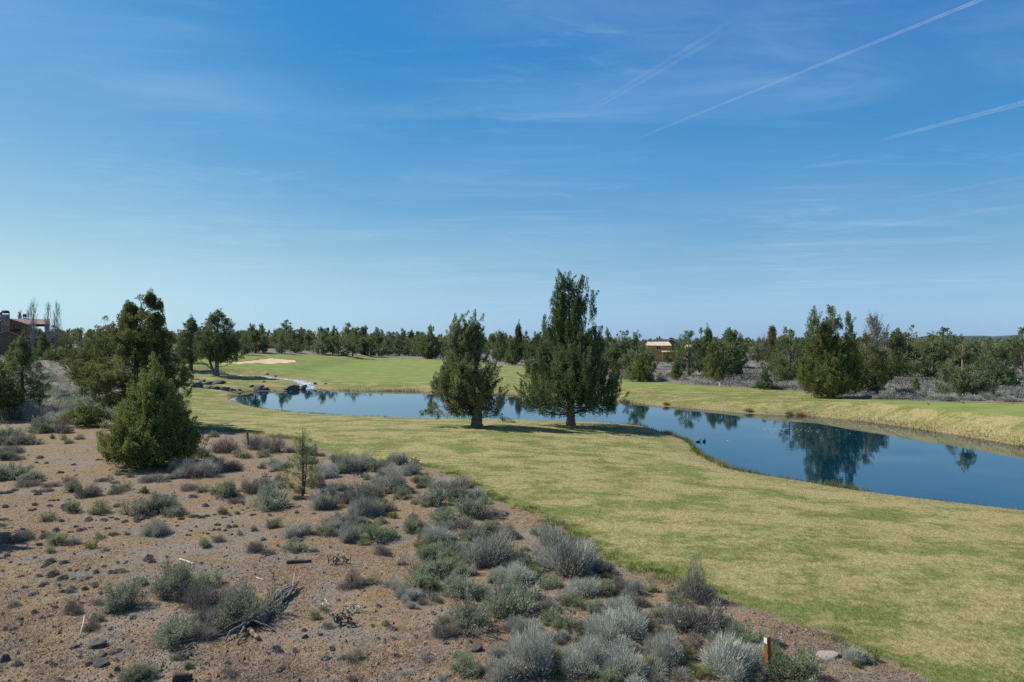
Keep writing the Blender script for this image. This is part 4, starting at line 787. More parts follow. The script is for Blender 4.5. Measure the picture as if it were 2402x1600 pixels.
while n_ < 128:
    u = g.uniform(0, 900)*(g.random() < .8) or g.uniform(0, 1750); v = 1060+540*g.uniform(0, 1)**1.2
    p = plane_pt(u, v, 0)
    if sdf(lawnW, np.array([p[0]]), np.array([p[1]]))[0] > -.6: continue
    k = 'TTTTTUTDSDT'[g.integers(11)]; shrub(u, v, g.uniform(7, 17)*(.6+.8*(v-1000)/600)*(1.5 if k in 'DS' else 1), k, g.uniform(.6, 1.0)); n_ += 1
n_ = 0
while n_ < 190:
    t_ = g.uniform(0, 1); u = 720+1050*t_+g.normal(0, 110); v = 1110+460*t_+g.normal(20, 75); p = plane_pt(u, v, 0)
    if v > 1610 or sdf(lawnW, np.array([p[0]]), np.array([p[1]]))[0] > -.5: continue
    k = 'SSRDTTGRDSUY'[g.integers(12)]; shrub(u, v, g.uniform(18, 46)*(.6+.8*(v-1000)/600)*(.55 if k in 'TU' else 1), k, g.uniform(.7, 1.15)); n_ += 1
# upper left slope and the far edge of the flat across the pond
g = np.random.default_rng(77)
for i in range(46):
    u = g.uniform(0, 420); v = 862+(1000-862)*g.uniform(0, 1)**.8
    if u > 235 and v > 890: continue
    D = 6.5*F/(v-800); shrub(u, v, g.uniform(1.3, 2.6)/D*F*.9, 'GGGDSRWG'[g.integers(8)], g.uniform(.7, 1.1))
for i in range(58):
    u = g.uniform(1470, 2402); e = np.interp(u, [1459, 1553, 1688, 1783, 1872, 1965, 2054, 2233, 2402], [889, 897, 907, 912, 917, 930, 938, 943, 945])
    v = e-1-g.uniform(0, 1)**1.6*26
    if 1880 < u < 2005: continue
    D = 6.9*F/(v-800); shrub(u, v, g.uniform(.9, 1.9)/D*F, 'RRRWDGR'[g.integers(7)], g.uniform(.7, 1.1))
C = cast([(a[0], a[1]) for a in SITEMS]); SHUB = []
lm_in = inside(lawnW, C[:, 0], C[:, 1])
for q, ((u, v, w, kind, hf, label), c, onlawn) in enumerate(zip(SITEMS, C, lm_in)):
    if onlawn and v < 950: continue
    W = w/F*c[1]; back = .30*W; y = c[1]+back; x = (u-1201)/F*y
    if kind in 'GSRWD': W *= (1.30 if v < 1400 and u > 650 else 1.17)*(1.32 if 320 < u < 630 and 1330 < v < 1525 and w > 38 else 1)
    z = float(height(np.array([x]), np.array([y]))[0])
    fo, stm = SHV[kind][int(rng.integers(len(SHV[kind])))]; nm, cat, desc = SHN[kind]
    sc_ = (W*rng.uniform(.95, 1.08), W*rng.uniform(.88, 1.0), W*hf*rng.uniform(.92, 1.08)); rz = rng.uniform(0, 6.28)
    if stm is None:
        o = link(nm, fo, None, (x, y, z)); o.rotation_euler = (0, 0, rz); o.scale = sc_
    else:
        o = empty(nm, (x, y, z), rz=rz); o.scale = sc_; link('foliage', fo, o); link('stem', stm, o)
    sz = 'small' if w < (17 if kind in 'TU' else 32) else 'big' if w > (24 if kind in 'TU' else 60) else ''
    o['category'] = cat; o['group'] = SHG[nm]
    SHUB.append((o, u, v-w*.25, (sz+' '+desc).strip(), SHG[nm]))

# sapling by the sagebrush
put_tree('juniper_sapling', make_tree(91, [((0, 0, .35), (0, 0, 3.15), .85, .3, 1, .5), ((-.4, 0, .3), (-.5, 0, 1.3), .5, .4, .7, .4), ((.4, 0, .4), (.6, 0, 1.6), .55, .4, .7, .4)], 240, 36, (.30, .10), (.07, .022), [([(0, 0, -.1), (.02, 0, 1), (0, 0, 3.1)], [.055, .045, .01], .05), ([(.05, 0, .1), (.14, 0, 1), (.22, 0, 2.2)], [.04, .03, .01], .05)], -.12, 60, 'bark_dark', 'leaf_lime', .6, None, .016), base(710, 1164), 'thin young juniper sapling standing among the sagebrush on the dirt', 'tree')

# ------------------------------------------------------------------ ground cover that nobody counts
def in_lawn(x, y, d=0.0): return sdf(lawnW, x, y, 3.0) > d
def px_ground(n, u0, u1, v0, v1, g):
    u = g.uniform(u0, u1, n); v = g.uniform(v0, v1, n); D = CAMZ*F/(v-800); return (u-1201)/F*D, D
def far_sage(seed, zones, mat, lab):
    g = np.random.default_rng(seed); b = MB(); xs, ys = [], []
    for (n, u0, u1, v0, v1) in zones:
        x, y = px_ground(n, u0, u1, v0, v1, g); xs.append(x); ys.append(y)
    x = np.concatenate(xs); y = np.concatenate(ys); k = (sdf(lawnW, x, y, 3.0) < -.6) & (vn(x/6, y/6, 31) > -.28); x, y = x[k], y[k]
    z = height(x, y); n = len(x); W = g.uniform(.6, 1.7, n); K = 80
    d, rho = dome(g, n*K, .4); d = d.reshape(n, K, 3); P = np.stack([x, y, z], -1)[:, None]+d*W[:, None, None]*np.array([.5, .5, .4])*rho.reshape(n, K, 1)
    b.leaves(P.reshape(-1, 3), norm(d+np.array([0, 0, .5])).reshape(-1, 3)+g.standard_normal((n*K, 3))*.3, np.repeat(W, K)*.15, np.repeat(W, K)*.06, g)
    tag(link('sagebrush_cover', b.mesh('sagebrush_cover', M[mat])), lab, None, None, 'stuff')
far_sage(8, [(3800, 1400, 2480, 828, 948), (900, 560, 1440, 823, 850)], 'sage_far', 'grey sagebrush flat beyond the grass')
far_sage(18, [(1900, -40, 440, 842, 985)], 'sage', 'green sagebrush covering the slope below the house')
M['litter'] = leaf_mat('dry_litter', (.11, .088, .072), (.38, .32, .265), .1, .2, 2.0, (.5, .46, .42))
M['clod'] = leaf_mat('dirt_clod', (.17, .115, .072), (.315, .22, .14), .0, .1, 2.0)
def dirt_litter():
    g = np.random.default_rng(9); b = MB(); x, y = px_ground(120000, -120, 2450, 1010, 1760, g)
    k = ~in_lawn(x, y, -.1); x, y = x[k], y[k]; k = vn(x/1.4, y/1.4, 41)+.6*vn(x/.5, y/.5, 42) > -.02; x, y = x[k], y[k]; n = len(x)
    P = np.stack([x, y, height(x, y)+.012], -1); D = g.standard_normal((n, 3)); D[:, 2] = np.abs(D[:, 2])*.18
    b.blades(P, D, g.uniform(.04, .22, n), g.uniform(.005, .013, n), g)
    tag(link('dry_litter', b.mesh('dry_litter', M['litter'])), 'dry grass and twig litter strewn on the dirt', None, None, 'stuff')
    x, y = px_ground(260000, -120, 2450, 1030, 1760, g); k = ~in_lawn(x, y, -.1); x, y = x[k], y[k]; k = vn(x/2.3, y/2.3, 44)+.5*vn(x/.7, y/.7, 45) > .16; x, y = x[k], y[k]; n = len(x)
    b = MB(); P = np.stack([x, y, height(x, y)-.005], -1); D = g.standard_normal((n, 3))*[.8, .8, 0]+[0, 0, .75]; b.blades(P, D, g.uniform(.03, .12, n), g.uniform(.005, .012, n), g)
    tag(link('dry_grass', b.mesh('dry_grass', M['litter'])), 'patches of short dead grass on the dirt', None, None, 'stuff')
    b = MB(); x, y = px_ground(48000, -120, 2450, 1040, 1760, g); k = ~in_lawn(x, y, -.05); x, y = x[k], y[k]; n = len(x)
    r = g.uniform(.008, .028, n)*np.where(g.random(n) < .03, 2.4, 1); c = np.stack([x, y, height(x, y)+r*.25], -1)
    O = np.array([[1, 0, 0], [0, 1, 0], [-1, 0, 0], [0, -1, 0], [0, 0, .8], [0, 0, -.8]]); V = c[:, None]+O[None]*r[:, None, None]*g.uniform(.6, 1.4, (n, 6, 1))
    Fc = np.array([[0, 1, 4], [1, 2, 4], [2, 3, 4], [3, 0, 4], [1, 0, 5], [2, 1, 5], [3, 2, 5], [0, 3, 5]]); b.add(V.reshape(-1, 3), (np.arange(n)[:, None, None]*6+Fc[None]).reshape(-1, 3))
    tag(link('dirt_rubble', b.mesh('dirt_rubble', M['clod'])), 'small clods and stones on the dirt', None, None, 'stuff')
dirt_litter()
def grass_mat(name, tan, tan2, grn, grn2, bias):
    m, N = new_mat(name); P = N.n('ShaderNodeNewGeometry'); rnd = P.outputs['Random Per Island']; P = P.outputs['Position']
    Ps = N.n('ShaderNodeMapping', ins={'Vector': P, 'Scale': (.22, .50, .3), 'Rotation': (0, 0, -.45)}).outputs[0]
    g1 = N.math('ADD', N.math('MULTIPLY', N.noise(Ps, 1.0, 5, .6, .6), .45), N.math('MULTIPLY', N.noise(P, .42, 5, .62), .55))
    f = N.ramp(N.math('ADD', N.math('ADD', g1, bias), N.math('MULTIPLY', N.math('SUBTRACT', rnd, .5), .16)), .425, .62)
    c = N.mix(f, N.mix(rnd, tan, tan2), N.mix(rnd, grn, grn2))
    d = N.n('ShaderNodeBsdfDiffuse', ins={'Color': c}).outputs[0]; t = N.n('ShaderNodeBsdfTranslucent', ins={'Color': c}).outputs[0]
    return finish(m, N, N.n('ShaderNodeMixShader', ins={0: .3, 1: d, 2: t}).outputs[0])
M['lawn_blade'] = grass_mat('lawn_blade', (.20, .168, .070), (.44, .37, .17), (.075, .104, .024), (.19, .22, .06), .02)
M['fringe_blade'] = grass_mat('fringe_blade', (.26, .21, .09), (.48, .40, .20), (.055, .09, .018), (.17, .21, .055), .06)
M['bank_blade'] = grass_mat('bank_blade', (.15, .105, .05), (.40, .32, .165), (.08, .10, .03), (.20, .20, .07), -.05)
def blades_at(name, x, y, L, W, lean, mat, label, g, zoff=-.01):
    n = len(x); b = MB(); P = np.stack([x, y, height(x, y)+zoff], -1); D = g.standard_normal((n, 3))*lean; D[:, 2] = 1
    b.blades(P, D, L, W, g); tag(link(name, b.mesh(name, M[mat])), label, None, None, 'stuff')
def lawn_grass():
    g = np.random.default_rng(12); x, y = px_ground(150000, 560, 2460, 1020, 1720, g); k = in_lawn(x, y, .05) & (sdf(pondW, x, y, 3.0) < -.3); x, y = x[k], y[k]; n = len(x)
    s = np.clip(y/26, .8, 2.2)
    blades_at('lawn_grass', x, y, g.uniform(.035, .085, n)*s**.5, g.uniform(.008, .016, n)*s, .7, 'lawn_blade', 'short tan and green grass blades of the rough', g)
    E = np.array(lawnW[:len(LAWN_NEAR)]); seg = np.r_[0, np.cumsum(np.linalg.norm(np.diff(E, axis=0), axis=1))]; N = 2600; s = g.uniform(0, seg[-1], N)
    ex = np.interp(s, seg, E[:, 0]); ey = np.interp(s, seg, E[:, 1]); w = (vn(s/1.1, s*0, 51)+.5)
    k = g.random(N) < np.clip((w-.35)*2.2, 0, 1)**1.5; ex, ey = ex[k], ey[k]; K = 26; o = g.standard_normal((len(ex), 2))*.30
    cx = (ex+o[:, 0])[:, None]+g.standard_normal((len(ex), K))*.09; cy = (ey+o[:, 1])[:, None]+g.standard_normal((len(ex), K))*.09; x, y = cx.ravel(), cy.ravel(); n = len(x)
    blades_at('fringe_grass', x, y, g.uniform(.05, .17, n), g.uniform(.010, .020, n), .55, 'fringe_blade', 'uneven green grass fringe along the dirt', g)
    def along(Pl, N, spread, Lr, Wr, mat, name, lab, pw):
        E = np.array(Pl); seg = np.r_[0, np.cumsum(np.linalg.norm(np.diff(E, axis=0), axis=1))]; s = g.uniform(0, seg[-1], N); ex = np.interp(s, seg, E[:, 0])+g.standard_normal(N)*spread; ey = np.interp(s, seg, E[:, 1])+g.standard_normal(N)*spread
        w = np.clip(vn(s/2.2, s*0, 61)+.5+.3*vn(s/.5, s*0, 62), 0, 1); k = (g.random(N) < w**pw) & (sdf(pondW, ex, ey, 3) < .12); ex, ey, w = ex[k], ey[k], w[k]; n = len(ex)
        blades_at(name, ex, ey, g.uniform(*Lr, n)*(.35+w), g.uniform(*Wr, n), .35, mat, lab, g)
    along([p for p in nearW if p[0] > 2], 11000, .16, (.1, .42), (.014, .03), 'fringe_blade', 'shore_grass', 'green grass along the near shore', 1.6)
    along([p for p in nearW if p[0] <= 3], 3500, .2, (.06, .2), (.02, .04), 'fringe_blade', 'shore_grass', 'short grass along the near shore', 2.0)
    along(farW, 26000, .45, (.06, .24), (.025, .05), 'bank_blade', 'bank_grass', 'dry straw-coloured grass along the far bank', .8)
    x, y = px_ground(16000, 1440, 2460, 905, 1010, g); k = in_lawn(x, y, .1) & (sdf(pondW, x, y, 3) < -.2) & (np.max([sdf(s_, x, y, 2) for s_ in stripsW], axis=0) < -.2); x, y = x[k], y[k]; n = len(x)
    blades_at('bank_rough', x, y, g.uniform(.05, .13, n), g.uniform(.03, .07, n), .8, 'lawn_blade', 'rough grass on the far bank', g)
lawn_grass()
# orange willow and straw clumps at the far water edge
M['willow'] = leaf_mat('willow_twig', (.30, .13, .035), (.50, .27, .08), .2, .2, 3)
def clump(seed, mat, n, sp):
    g = np.random.default_rng(seed); b = MB(); P = g.standard_normal((n, 3))*[.22, .22, 0]; D = P*1.5+g.standard_normal((n, 3))*.15; D[:, 2] = 1
    b.blades(P, D, g.uniform(.5, 1.1, n), g.uniform(.03, .06, n), g); return b.mesh('foliage', M[mat])
WCL = [clump(1, 'willow', 300, .3), clump(2, 'bank_blade', 260, .3)]
for (u, v, w, k, lab) in [(1563, 950, 22, 0, 'orange willow clump on the far bank below the unfinished house'), (1560, 968, 14, 0, 'tiny orange willow clump leaning over the water under the other'), (1757, 966, 26, 1, 'straw-coloured grass clump on the far bank between the willow clumps'), (1851, 972, 22, 1, 'rusty straw clump touching the bright orange willow clump'), (1878, 976, 26, 0, 'bright orange willow clump at the water edge before the three-peaked juniper'), (1470, 944, 18, 1, 'dark straw clump at the bank beside the tall spired juniper'), (2395, 1046, 12, 1, 'dry grass clump on the far bank at the right border')]:
    p = base(u, v); s = .55*w/F*p.y
    o = empty('willow_shrub' if k == 0 else 'straw_clump', p, lab, 'shrub', None, rng.uniform(0, 6)); o.scale = (s, s, s*.85); link('foliage', WCL[k], o)
#PART4
# ------------------------------------------------------------------ rocks and dead wood
import bmesh
M['rock'] = simple('basalt_rock', (.135, .125, .130), .9, .35, 4, .6, 14, (.055, .052, .056))
M['rock_pink'] = simple('pink_rock', (.36, .29, .255), .9, .2, 7, .5, 26)
M['rock_dark'] = simple('dark_rock', (.12, .108, .095), .95, .3, 5, .6, 14)
M['wood_grey'] = simple('weathered_wood', (.27, .245, .22), .9, .3, 7, .8, 30, (.085, .072, .064), stretch=(6, 6, 1))
M['wood_brown'] = simple('broken_wood', (.36, .22, .12), .9, .3, 9, .6, 30, (.12, .075, .045))
M['wood_pale'] = simple('bleached_wood', (.56, .52, .46), .85, .2, 8, .4, 30)
M['wood_dark'] = simple('dark_wood', (.075, .062, .053), .9, .3, 8, .6, 30)
def rock_mesh(seed, mat, flat=1.0):
    bm = bmesh.new(); bmesh.ops.create_icosphere(bm, subdivisions=3, radius=1.0); g = np.random.default_rng(seed)
    V = np.array([v.co[:] for v in bm.verts]); pl = norm(g.standard_normal((11, 3))); dd = g.uniform(.5, .85, 11)
    for p, d in zip(pl, dd):
        t = V@p; m = t > d; V[m] -= (t[m]-d)[:, None]*p
    V *= (1+.16*vn(V[:, 0]*2.3+seed, V[:, 1]*2.3+V[:, 2]*1.7, seed))[:, None]; V[:, 2] *= flat
    for v, c in zip(bm.verts, V): v.co = c
    me = bpy.data.meshes.new('rock'); bm.to_mesh(me); bm.free(); me.materials.append(mat); return me
RK = [rock_mesh(s, M['rock'], .8) for s in range(4)]
rocks = []
for q, (zx, zy, zw) in enumerate([(90,300,150),(190,325,150),(235,300,70),(345,345,170),(430,270,95),(510,308,140),(630,297,160),(730,280,65),(510,362,110),(600,368,120),(680,374,120),(745,388,120),(805,388,95),(870,386,70),(935,384,60),(1110,340,70),(1200,372,160),(1300,376,100),(1580,376,80),(1660,382,190),(1790,378,180),(1285,275,60),(350,245,60),(1330,165,45),(1450,192,40),(1990,290,45),(2130,300,50)]):
    u, v = 400+zx/5.885, 850+zy/5.885; p = base(u, v); w = zw/5.885/F*p.y
    o = link('shore_rock', RK[q % 4], None, (p.x, p.y+.2*w, p.z+.03*w)); o.rotation_euler = (rng.uniform(-.15, .15), rng.uniform(-.35, -.05), rng.uniform(-.5, .5)); o.scale = (w*.66, w*.5, w*.42)
    o['category'] = 'rock'; o['group'] = 'dark rocks along the creek mound'; rocks.append((o, u, v, ('big ' if zw > 130 else 'small ' if zw < 72 else '')+'dark rock', 'dark rocks along the creek mound'))
for (u, v, w, fl, rz, mat, nm, lab) in [(1947, 1545, 52, .35, .3, 'rock_pink', 'flat_rock', 'flat pinkish rock on the dirt beside the small silvery bush'), (226, 1520, 39, .55, .5, 'rock_dark', 'mossy_rock', 'dark mossy rock lump with a shadow near the lower left corner'), (226, 1564, 40, .6, .2, 'rock_dark', 'mossy_rock', 'dark rock among grey tufts at the bottom left'), (172, 1521, 24, .5, .6, 'rock_dark', 'mossy_rock', 'small wedge-shaped dark rock'), (236, 1542, 28, .5, .6, 'rock_dark', 'mossy_rock', 'brown slanted rock slab beneath the mossy rock lump'), (42, 1455, 22, .5, .4, 'rock_dark', 'mossy_rock', 'dark low rock on open dirt at the left'), (1115, 1527, 34, .7, .2, 'rock_dark', 'mossy_rock', 'dark brown rock in front of the tree-like sagebrush'), (714, 1497, 16, .6, .1, 'rock', 'grey_stone', 'small grey stone near the fallen log'), (997, 1509, 12, .6, .1, 'rock_pink', 'grey_stone', 'small pale stone on the open dirt'), (5, 1552, 24, .9, .1, 'rock_dark', 'mossy_rock', 'dark rock cut by the left border')]:
    p = base(u, v); W = w/F*p.y; o = link(nm, rock_mesh(int(u+v), M[mat], 1.0), None, (p.x, p.y+.25*W, p.z)); o.scale = (W*.58, W*.5, W*.36*fl/.5*(.7 if mat == 'rock_pink' else 1)); o.rotation_euler = (0, -.12, rz); tag(o, lab, 'rock')
def gp(zx, zy, ox=400, oy=1300, s=Z): return np.array(cast([(ox+zx/s, oy+zy/s)])[0])
def bent(b, A, B, r0, r1, g, sag=.06, lift=0.0, n=9, sides=7, fl=.18):
    t = np.linspace(0, 1, n)[:, None]; L = np.linalg.norm(B-A); P = A*(1-t)+B*t+g.standard_normal((n, 3))*np.array([1, 1, .5])*sag*L*.35*np.sin(np.pi*t); P[:, 2] += lift*np.sin(np.pi*t[:, 0])
    b.tube(P, np.linspace(r0, r1, n), sides, fl, True, int(g.integers(999)))
def fallen_log():
    g = np.random.default_rng(4); A, B = gp(985, 880), gp(1570, 385); o = empty('fallen_log', A, 'long split weathered juniper log with torn roots lying behind the sagebrush clump', 'log')
    def add(b, nm, mat): link(nm, b.mesh(nm, M[mat], True), o).location = -Vector(A)
    b = MB(); side = norm(np.cross(B-A, [0, 0, 1.]))
    for i in range(11):
        s = g.uniform(-.30, .30); h = .24-abs(s)*.5; t1 = g.uniform(.72, 1.0); bent(b, A+side*s+[0, 0, h*g.uniform(.4, 1.1)], A*(1-t1)+B*t1+side*s*.3+[0, 0, .10+.08*g.random()], g.uniform(.04, .085), .015, g, .06)
    add(b, 'trunk', 'wood_grey')
    for (q, z0, r, mat) in [((680, 1075), .18, .05, 'wood_grey'), ((820, 1120), .14, .045, 'wood_grey'), ((560, 1000), .15, .04, 'wood_grey'), ((1280, 960), .14, .035, 'wood_grey')]:
        b = MB(); bent(b, A+[0, 0, z0], gp(*q)+[0, 0, .03], r, .02, g, .12, .08); add(b, 'root', mat)
    b = MB(); bent(b, gp(960, 970)+[0, 0, .08], gp(1080, 1060)+[0, 0, .05], .065, .045, g, .03); add(b, 'split_root', 'wood_brown')
    for q0, q1 in [((1500, 480), (1545, 330)), ((1500, 410), (1540, 395)), ((1560, 400), (1650, 320))]:
        b = MB(); a = gp(*q0); c = gp(*q1); bent(b, a+[0, 0, .15], a+(c-a)*.4+[0, 0, .42], .018, .006, g, .08, 0, 6, 5); add(b, 'branch', 'wood_pale')
fallen_log()
def log(name, a, c, r0, r1, mat, lab, cat='log', lift=.0, **k):
    g = np.random.default_rng(int(a[0]+a[1])); A, B = gp(*a, **k), gp(*c, **k); b = MB(); bent(b, A+[0, 0, r0*.8], B+[0, 0, r1*.8], r0, r1, g, .05, lift); tag(link(name, b.mesh(name, M[mat], True)), lab, cat)
log('fallen_branch', (680, 995), (-20, 1125), .03, .03, 'wood_grey', 'long thin grey branch stretching left from the split log')
log('short_log', (1420, 118), (1725, 98), .06, .045, 'wood_dark', 'short dark brown log on grey litter', 'log')
log('rotten_log', (30, 1572), (270, 1535), .10, .07, 'wood_dark', 'dark rotten log at the bottom border', 'log')
log('bleached_stick', (120, 70), (285, 128), .035, .03, 'wood_pale', 'white bleached stick on the dirt above the tree-like green sagebrush', 'stick')
log('bleached_stick', (110, 118), (155, 165), .02, .012, 'wood_pale', 'short white stick just below the white bleached stick', 'stick')
log('bleached_stick', (1050, 290), (1140, 322), .02, .012, 'wood_pale', 'curved pale stick on grey litter behind the split log', 'stick')
log('bleached_stick', (1895, 560), (1950, 628), .02, .012, 'wood_pale', 'pale stick right of the split log, the longer of two', 'stick')
log('bleached_stick', (1865, 612), (1900, 645), .015, .01, 'wood_pale', 'pale stick right of the split log, the shorter of two', 'stick')
log('bleached_stick', (1760, 575), (1800, 535), .013, .01, 'wood_pale', 'thin pale stick near the torn end of the split log', 'stick')
log('dead_branch', (985, 1025), (1078, 790), .018, .006, 'wood_pale', 'pale bare dead branch leaning across a dark shrub at lower left', 'branch', .25, ox=0, oy=1300)
log('lawn_branch', (1850, 1497), (1985, 1528), .05, .03, 'wood_grey', 'grey fallen branch on the lawn in the shade of the pond junipers', 'branch', 0, ox=950, oy=600, s=3.563)
def tangle(u, v, w, n, lab, mat, name, seed, hgt=.35):
    g = np.random.default_rng(seed); p = np.array(base(u, v)); W = w/F*p[1]; b = MB()
    for i in range(n):
        a = p+np.array([g.uniform(-.35, .35)*W, g.uniform(-.1, .4)*W, g.uniform(0, hgt*.5)]); c = a+np.array([g.uniform(-.5, .5)*W, g.uniform(-.2, .2)*W, g.uniform(-.1, hgt)]); c[2] = max(c[2], p[2]+.02)
        bent(b, a, c, g.uniform(.015, .035)*W+.006, .008, g, .35, .06, 7, 6, .25)
    tag(link(name, b.mesh(name, M[mat], True)), lab, 'dead wood')
tangle(806, 1468, 56, 22, 'tangle of grey twisted roots on the dirt right of the split log', 'wood_grey', 'root_tangle', 5)
tangle(782, 1325, 40, 12, 'splintered rotten stump beside the short dark log', 'wood_grey', 'rotten_stump', 6, .28)
tangle(812, 1322, 24, 9, 'grey broken roots touching the rotten stump', 'wood_grey', 'root_tangle', 16, .28)
tangle(973, 1100, 40, 15, 'weathered grey-brown wood pile behind the sagebrush at the lawn edge', 'wood_grey', 'driftwood', 7, .6)
tangle(428, 1545, 60, 8, 'grey twisted twigs at the end of the long thin branch', 'wood_grey', 'root_tangle', 8, .2)
tangle(826, 1437, 40, 8, 'small pale branch tangle above the twisted roots', 'wood_pale', 'root_tangle', 9, .2)
tangle(643, 1371, 14, 5, 'small grey snag sticking out of the litter behind the split log', 'wood_grey', 'snag', 10, .5)
tangle(1310, 1475, 50, 7, 'grey crooked sticks between the silvery bushes', 'wood_grey', 'root_tangle', 12, .2)
tangle(838, 1120, 44, 8, 'dark dead branches under the sagebrush next to the sapling', 'wood_dark', 'root_tangle', 13, .3)

# ------------------------------------------------------------------ posts, stakes and boxes
M['post'] = simple('stained_wood', (.33, .155, .045), .75, .3, 10, .4, 40, (.16, .065, .02), stretch=(8, 8, .8))
M['white'] = simple('white_paint', (.78, .78, .76), .6, .05)
def bevel_box(c, d, bev=.008):
    bm = bmesh.new(); bmesh.ops.create_cube(bm, size=1.0)
    for v in bm.verts: v.co = (v.co.x*d[0]+c[0], v.co.y*d[1]+c[1], v.co.z*d[2]+c[2])
    bmesh.ops.bevel(bm, geom=list(bm.edges), offset=bev, segments=2, affect='EDGES')
    return bm
def bm_mesh(bm, name, mat):
    me = bpy.data.meshes.new(name); bm.to_mesh(me); bm.free(); me.materials.append(mat); return me
p = base(1803, 1584)
o = empty('marker_post', p, 'brown wooden marker post with a white patch near its top at the bottom edge', 'post', None, R(28)); o.rotation_euler = (R(2), R(-5), R(28))
link('shaft', bm_mesh(bevel_box((0, 0, .38), (.105, .105, .92)), 'shaft', M['post']), o)
link('marker_plate', bm_mesh(bevel_box((-.0555, 0, .76), (.006, .075, .115), .001), 'marker_plate', M['white']), o)
p = base(583, 1043)
o = empty('boundary_post', p, 'dark leaning wooden post at the lawn edge beside two twiggy shrubs', 'post'); o.rotation_euler = (0, R(-5), R(15))
link('shaft', bm_mesh(bevel_box((0, 0, .36), (.11, .11, .95)), 'shaft', M['wood_dark']), o); link('cap', bm_mesh(bevel_box((0, 0, .84), (.12, .12, .02), .004), 'cap', M['wood_grey']), o)
p = base(1688, 906); o = empty('white_stake', p, 'small white stake on the far fairway edge', 'stake')
link('shaft', bm_mesh(bevel_box((0, 0, .25), (.12, .12, .55), .01), 'shaft', M['white']), o)
p = base(2388, 900); o = empty('utility_pedestal', p, 'white utility pedestal among the junipers near the right border', 'utility box', None, R(12))
link('cabinet', bm_mesh(bevel_box((0, 0, .5), (.30, .30, 1.0), .02), 'cabinet', M['white']), o); link('lid', bm_mesh(bevel_box((0, 0, 1.03), (.35, .35, .06), .015), 'lid', M['white']), o)
# birds: one skinned body each, tail to bill
M['duck'] = simple('duck_feathers', (.035, .032, .03), .7, .3, 9)
def bird(u, v, z, rz, lab, cat, s, D=None):
    P = [(-.30, 0, .10), (-.22, 0, .09), (-.08, 0, .08), (.06, 0, .08), (.16, 0, .10), (.20, 0, .17), (.22, 0, .23), (.25, 0, .255), (.29, 0, .25), (.35, 0, .235)]
    r = [.01, .05, .105, .11, .075, .045, .042, .05, .035, .008]
    b = MB(); b.tube(np.array(P)*s, np.array(r)*s, 12); p = plane_pt(u, v, z) if D is None else D
    o = link(cat, b.mesh(cat, M['duck'], True), None, (p[0], p[1], z)); o.rotation_euler = (0, 0, rz); tag(o, lab, cat)
bird(1638, 1038, WZ-.03, .3, 'dark duck swimming nearer to the lawn point', 'duck', .8)
bird(1651.5, 1037, WZ-.03, 1.0, 'dark duck with raised head swimming farther from the shore', 'duck', 1.0)
for (u, v, lab) in [(2178, 950, 'small dark bird on the tee grass, the one nearer the big juniper'), (2260, 947, 'small dark bird on the tee grass below the wide grey-green juniper')]:
    q = base(u, v); bird(0, 0, q.z+.04, 2.2, lab, 'bird', .5, (q.x, q.y))

# ------------------------------------------------------------------ buildings
def stone_mat():
    m, N = new_mat('stone_facing'); P = N.n('ShaderNodeTexCoord').outputs['Object']
    v = N.n('ShaderNodeTexVoronoi', ins={'Vector': P, 'Scale': 3.2}); c = N.mix(N.ramp(N.math('MULTIPLY', N.n('ShaderNodeSeparateColor', ins={0: v.outputs['Color']}).outputs[0], 1.0), 0, 1), (.12, .09, .07), (.30, .24, .20))
    return finish(m, N, N.n('ShaderNodeBsdfPrincipled', ins={'Base Color': c, 'Roughness': .9}).outputs[0])
M['stone'] = stone_mat()
M['stucco'] = simple('ochre_stucco', (.30, .145, .065), .9, .15, 2)
M['stucco_brown'] = simple('brown_stucco', (.18, .125, .095), .9, .15, 2)
M['tile'] = simple('clay_tile', (.46, .33, .27), .85, .3, 2.5, 0, 20, (.24, .13, .10))
M['dark_metal'] = simple('dark_metal', (.035, .045, .055), .5, .2)
M['beam'] = simple('dark_beam', (.05, .04, .035), .8, .2)
M['glass'] = simple('window_glass', (.02, .025, .03), .1, .1, spec=.5)
def wall_mb(name, mat, o, *boxes):
    b = MB()
    for c, d in boxes: b.box(c, d)
    return link(name, b.mesh(name, M[mat]), o)
def tile_roof(o, quad, per=.36, th=.16):
    """corrugated tile slope: quad = lower left, lower right, upper right, upper left"""
    q = [np.array(a, float) for a in quad]; n = int(np.linalg.norm(q[1]-q[0])/per)*6+1; mm = 5; s = np.linspace(0, 1, n); t = np.linspace(0, 1, mm)
    lo = q[0]*(1-s[:, None])+q[1]*s[:, None]; hi = q[3]*(1-s[:, None])+q[2]*s[:, None]; G = lo[None]*(1-t[:, None, None])+hi[None]*t[:, None, None]
    nn = norm(np.cross(q[1]-q[0], q[3]-q[0])); G = G+nn*(.07*np.abs(np.sin(np.arange(n)*math.pi/6))[None, :, None])
    V = np.concatenate([G.reshape(-1, 3), (G-nn*th).reshape(-1, 3)]); i = np.arange(mm-1)[:, None]*n; j = np.arange(n-1)[None]; Q = np.stack([i+j, i+j+1, i+j+n+1, i+j+n], -1).reshape(-1, 4); N0 = n*mm
    e = np.arange(n-1); rim = np.stack([e+1, e, e+N0, e+1+N0], -1); top = rim+(mm-1)*n; rim2 = np.array([[k*n, (k+1)*n, (k+1)*n+N0, k*n+N0] for k in range(mm-1)]); rim3 = rim2+n-1
    return link('roof', make_mesh('roof', V, np.vstack([Q, Q[:, ::-1]+N0, rim, top[:, ::-1], rim2, rim3[:, ::-1]]), M['tile'], False), o)
